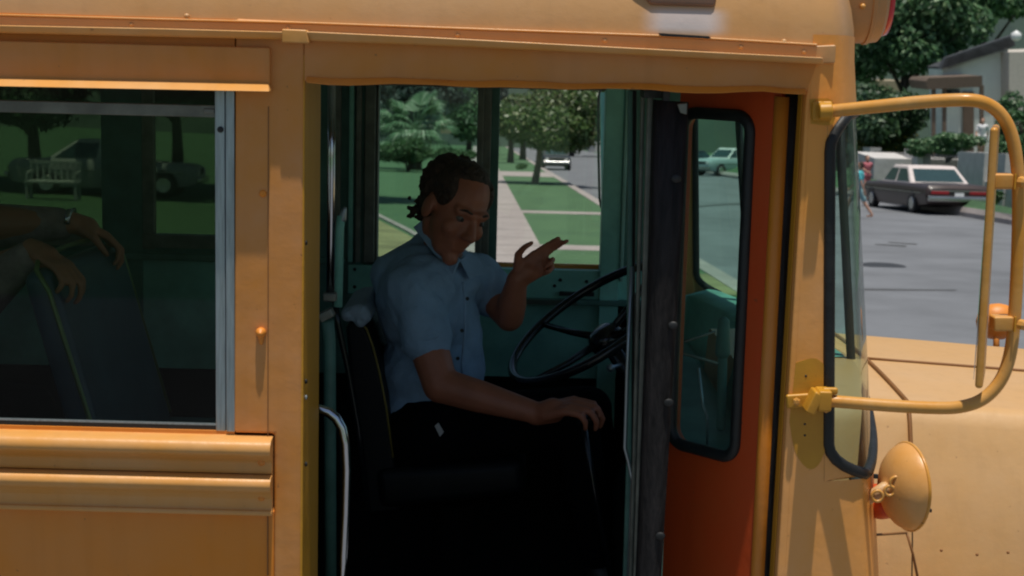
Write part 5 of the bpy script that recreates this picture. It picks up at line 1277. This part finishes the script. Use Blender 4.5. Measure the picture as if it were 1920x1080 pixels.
Tp = MB().cap(Vector((-1.75, 1.0, 1.47)), Vector((-1.32, .98, 1.47)), .09, .07).cap(Vector((-1.75, 1.26, 1.47)), Vector((-1.32, 1.26, 1.47)), .09, .07).cap(Vector((-1.32, .98, 1.47)), Vector((-1.3, .98, 1.02)), .06, .05).cap(Vector((-1.32, 1.26, 1.47)), Vector((-1.3, 1.26, 1.02)), .06, .05).cap(Vector((-1.78, 1.0, 1.46)), Vector((-1.78, 1.26, 1.46)), .12, .12)
remesh(Tp, "trousers", M_trou, pa, .014, 2)
# --- standing / walking people outdoors
def walker(base, face, h, label, top, bottom, hair=M_hair, stride=.3, arms=.25, cap_m=None, skin_m=None, voxel=.016, raise_=0.0):
    t = thing("person", base, label, "person"); b = Vector(base); f = Vector((face[0], face[1], 0)).normalized(); r = Vector((f.y, -f.x, 0)); u = Vector((0, 0, 1)); s = h / 1.75
    L = lambda x, y, z: b + (r * x + f * y + u * z) * s
    k = MB(); hb2 = basis(f, u); hl = head(k, L(0, .0, 1.62), hb2, s)
    k.cap(L(0, -.01, 1.55), L(0, -.02, 1.40), .05 * s, .06 * s).cap(L(0, -.02, 1.36), L(0, 0, 1.0), .10 * s, .12 * s)
    for q in (-1, 1):
        g = q * arms; sp = L(q * .19, -.01, 1.40)
        el = L(q * .24, g * .3 - .02, 1.12 + raise_ * .28); wr = L(q * (.22 - raise_ * .1), g * 1.0 + .06 + raise_ * .2, .88 + raise_ * .5)
        k.cap(sp, el, .046 * s, .036 * s).cap(el, wr, .036 * s, .024 * s); hand(k, wr, wr - el + f * .03, -r * q, (.3, .3, .35, .4), s, thumb=q)
        st = q * stride; kn = L(q * .10, st * .55 + .04, .52); an_ = L(q * .10, st * 1.0 - .04, .09 + (0.05 if st < 0 else 0))
        k.cap(L(q * .10, 0, .95), kn, .085 * s, .058 * s).cap(kn, an_, .056 * s, .036 * s).cap(an_ - u * .03 * s, an_ + f * .15 * s - u * .05 * s, .038 * s, .030 * s)
    remesh(k, "body", skin_m or M_skinl, t, voxel, 1)
    sh_ = MB().cap(L(-.15, -.01, 1.40), L(.15, -.01, 1.40), .085 * s, .085 * s).cap(L(0, 0, 1.33), L(0, 0, 1.02), .155 * s, .135 * s)
    for q in (-1, 1):
        sp = L(q * .19, -.01, 1.40); el = L(q * .24, q * arms * .3 - .02, 1.12 + raise_ * .28); sh_.cap(sp, lerp(sp, el, .6), .062 * s, .058 * s)
    remesh(sh_, "shirt", top, t, voxel, 2)
    tr_ = MB().cap(L(-.07, 0, .98), L(.07, 0, .98), .13 * s, .13 * s)
    for q in (-1, 1): tr_.cap(L(q * .10, 0, .95), L(q * .10, q * stride * .42, .60), .098 * s, .085 * s)
    remesh(tr_, "shorts", bottom, t, voxel, 2)
    remesh(MB().ell(hl(0, -.03, .05), (.086 * s, .088 * s, .085 * s), hb2).ell(hl(0, -.05, -.01), (.076 * s, .06 * s, .08 * s), hb2), "hair", hair, t, .012, 1)
    if cap_m: MB().ell(hl(0, -.01, .075), (.092 * s, .105 * s, .07 * s), hb2).box(hl(0, .11, .07), (.14 * s, .14 * s, .015)).build("cap", cap_m, t, smooth=True)
    return t
M_turq = mat("turquoise_cloth", (0.08, 0.42, 0.46), 0.8); M_jean = mat("pale_blue_denim", (0.20, 0.34, 0.36), 0.85); M_pink = mat("red_print_cloth", (0.42, 0.12, 0.14), 0.85, var=.4, vscale=20); M_wcl = mat("white_cloth", (0.72, 0.72, 0.72), 0.8)
walker(G(1607, 409), (-.9, .3), 1.66, "pedestrian in a turquoise top walking in the road beside the windshield", M_turq, M_jean, stride=.42)
walker(G(1622, 376) + Vector((0, 0, .0)), (.3, -1), 1.72, "pedestrian in a red print top standing behind the dark sedan's bonnet", M_pink, M_pink, stride=.08, raise_=.5)
pb = at(1838, 300, 63.5); ped = thing("porch_step", Vector((pb.x, 63.5, pb.z)), "raised concrete porch terrace in front of the stucco house", "terrace")
MB().box(pb + Vector((-1.0, 1.5, -1.2)), (7.0, 4.0, 2.4)).build("slab", M_block, ped)
walker(at(1838, 299, 62.8), (-.2, -1), 1.7, "person in white standing by the porch post of the stucco house", M_wcl, M_wcl, stride=.05)
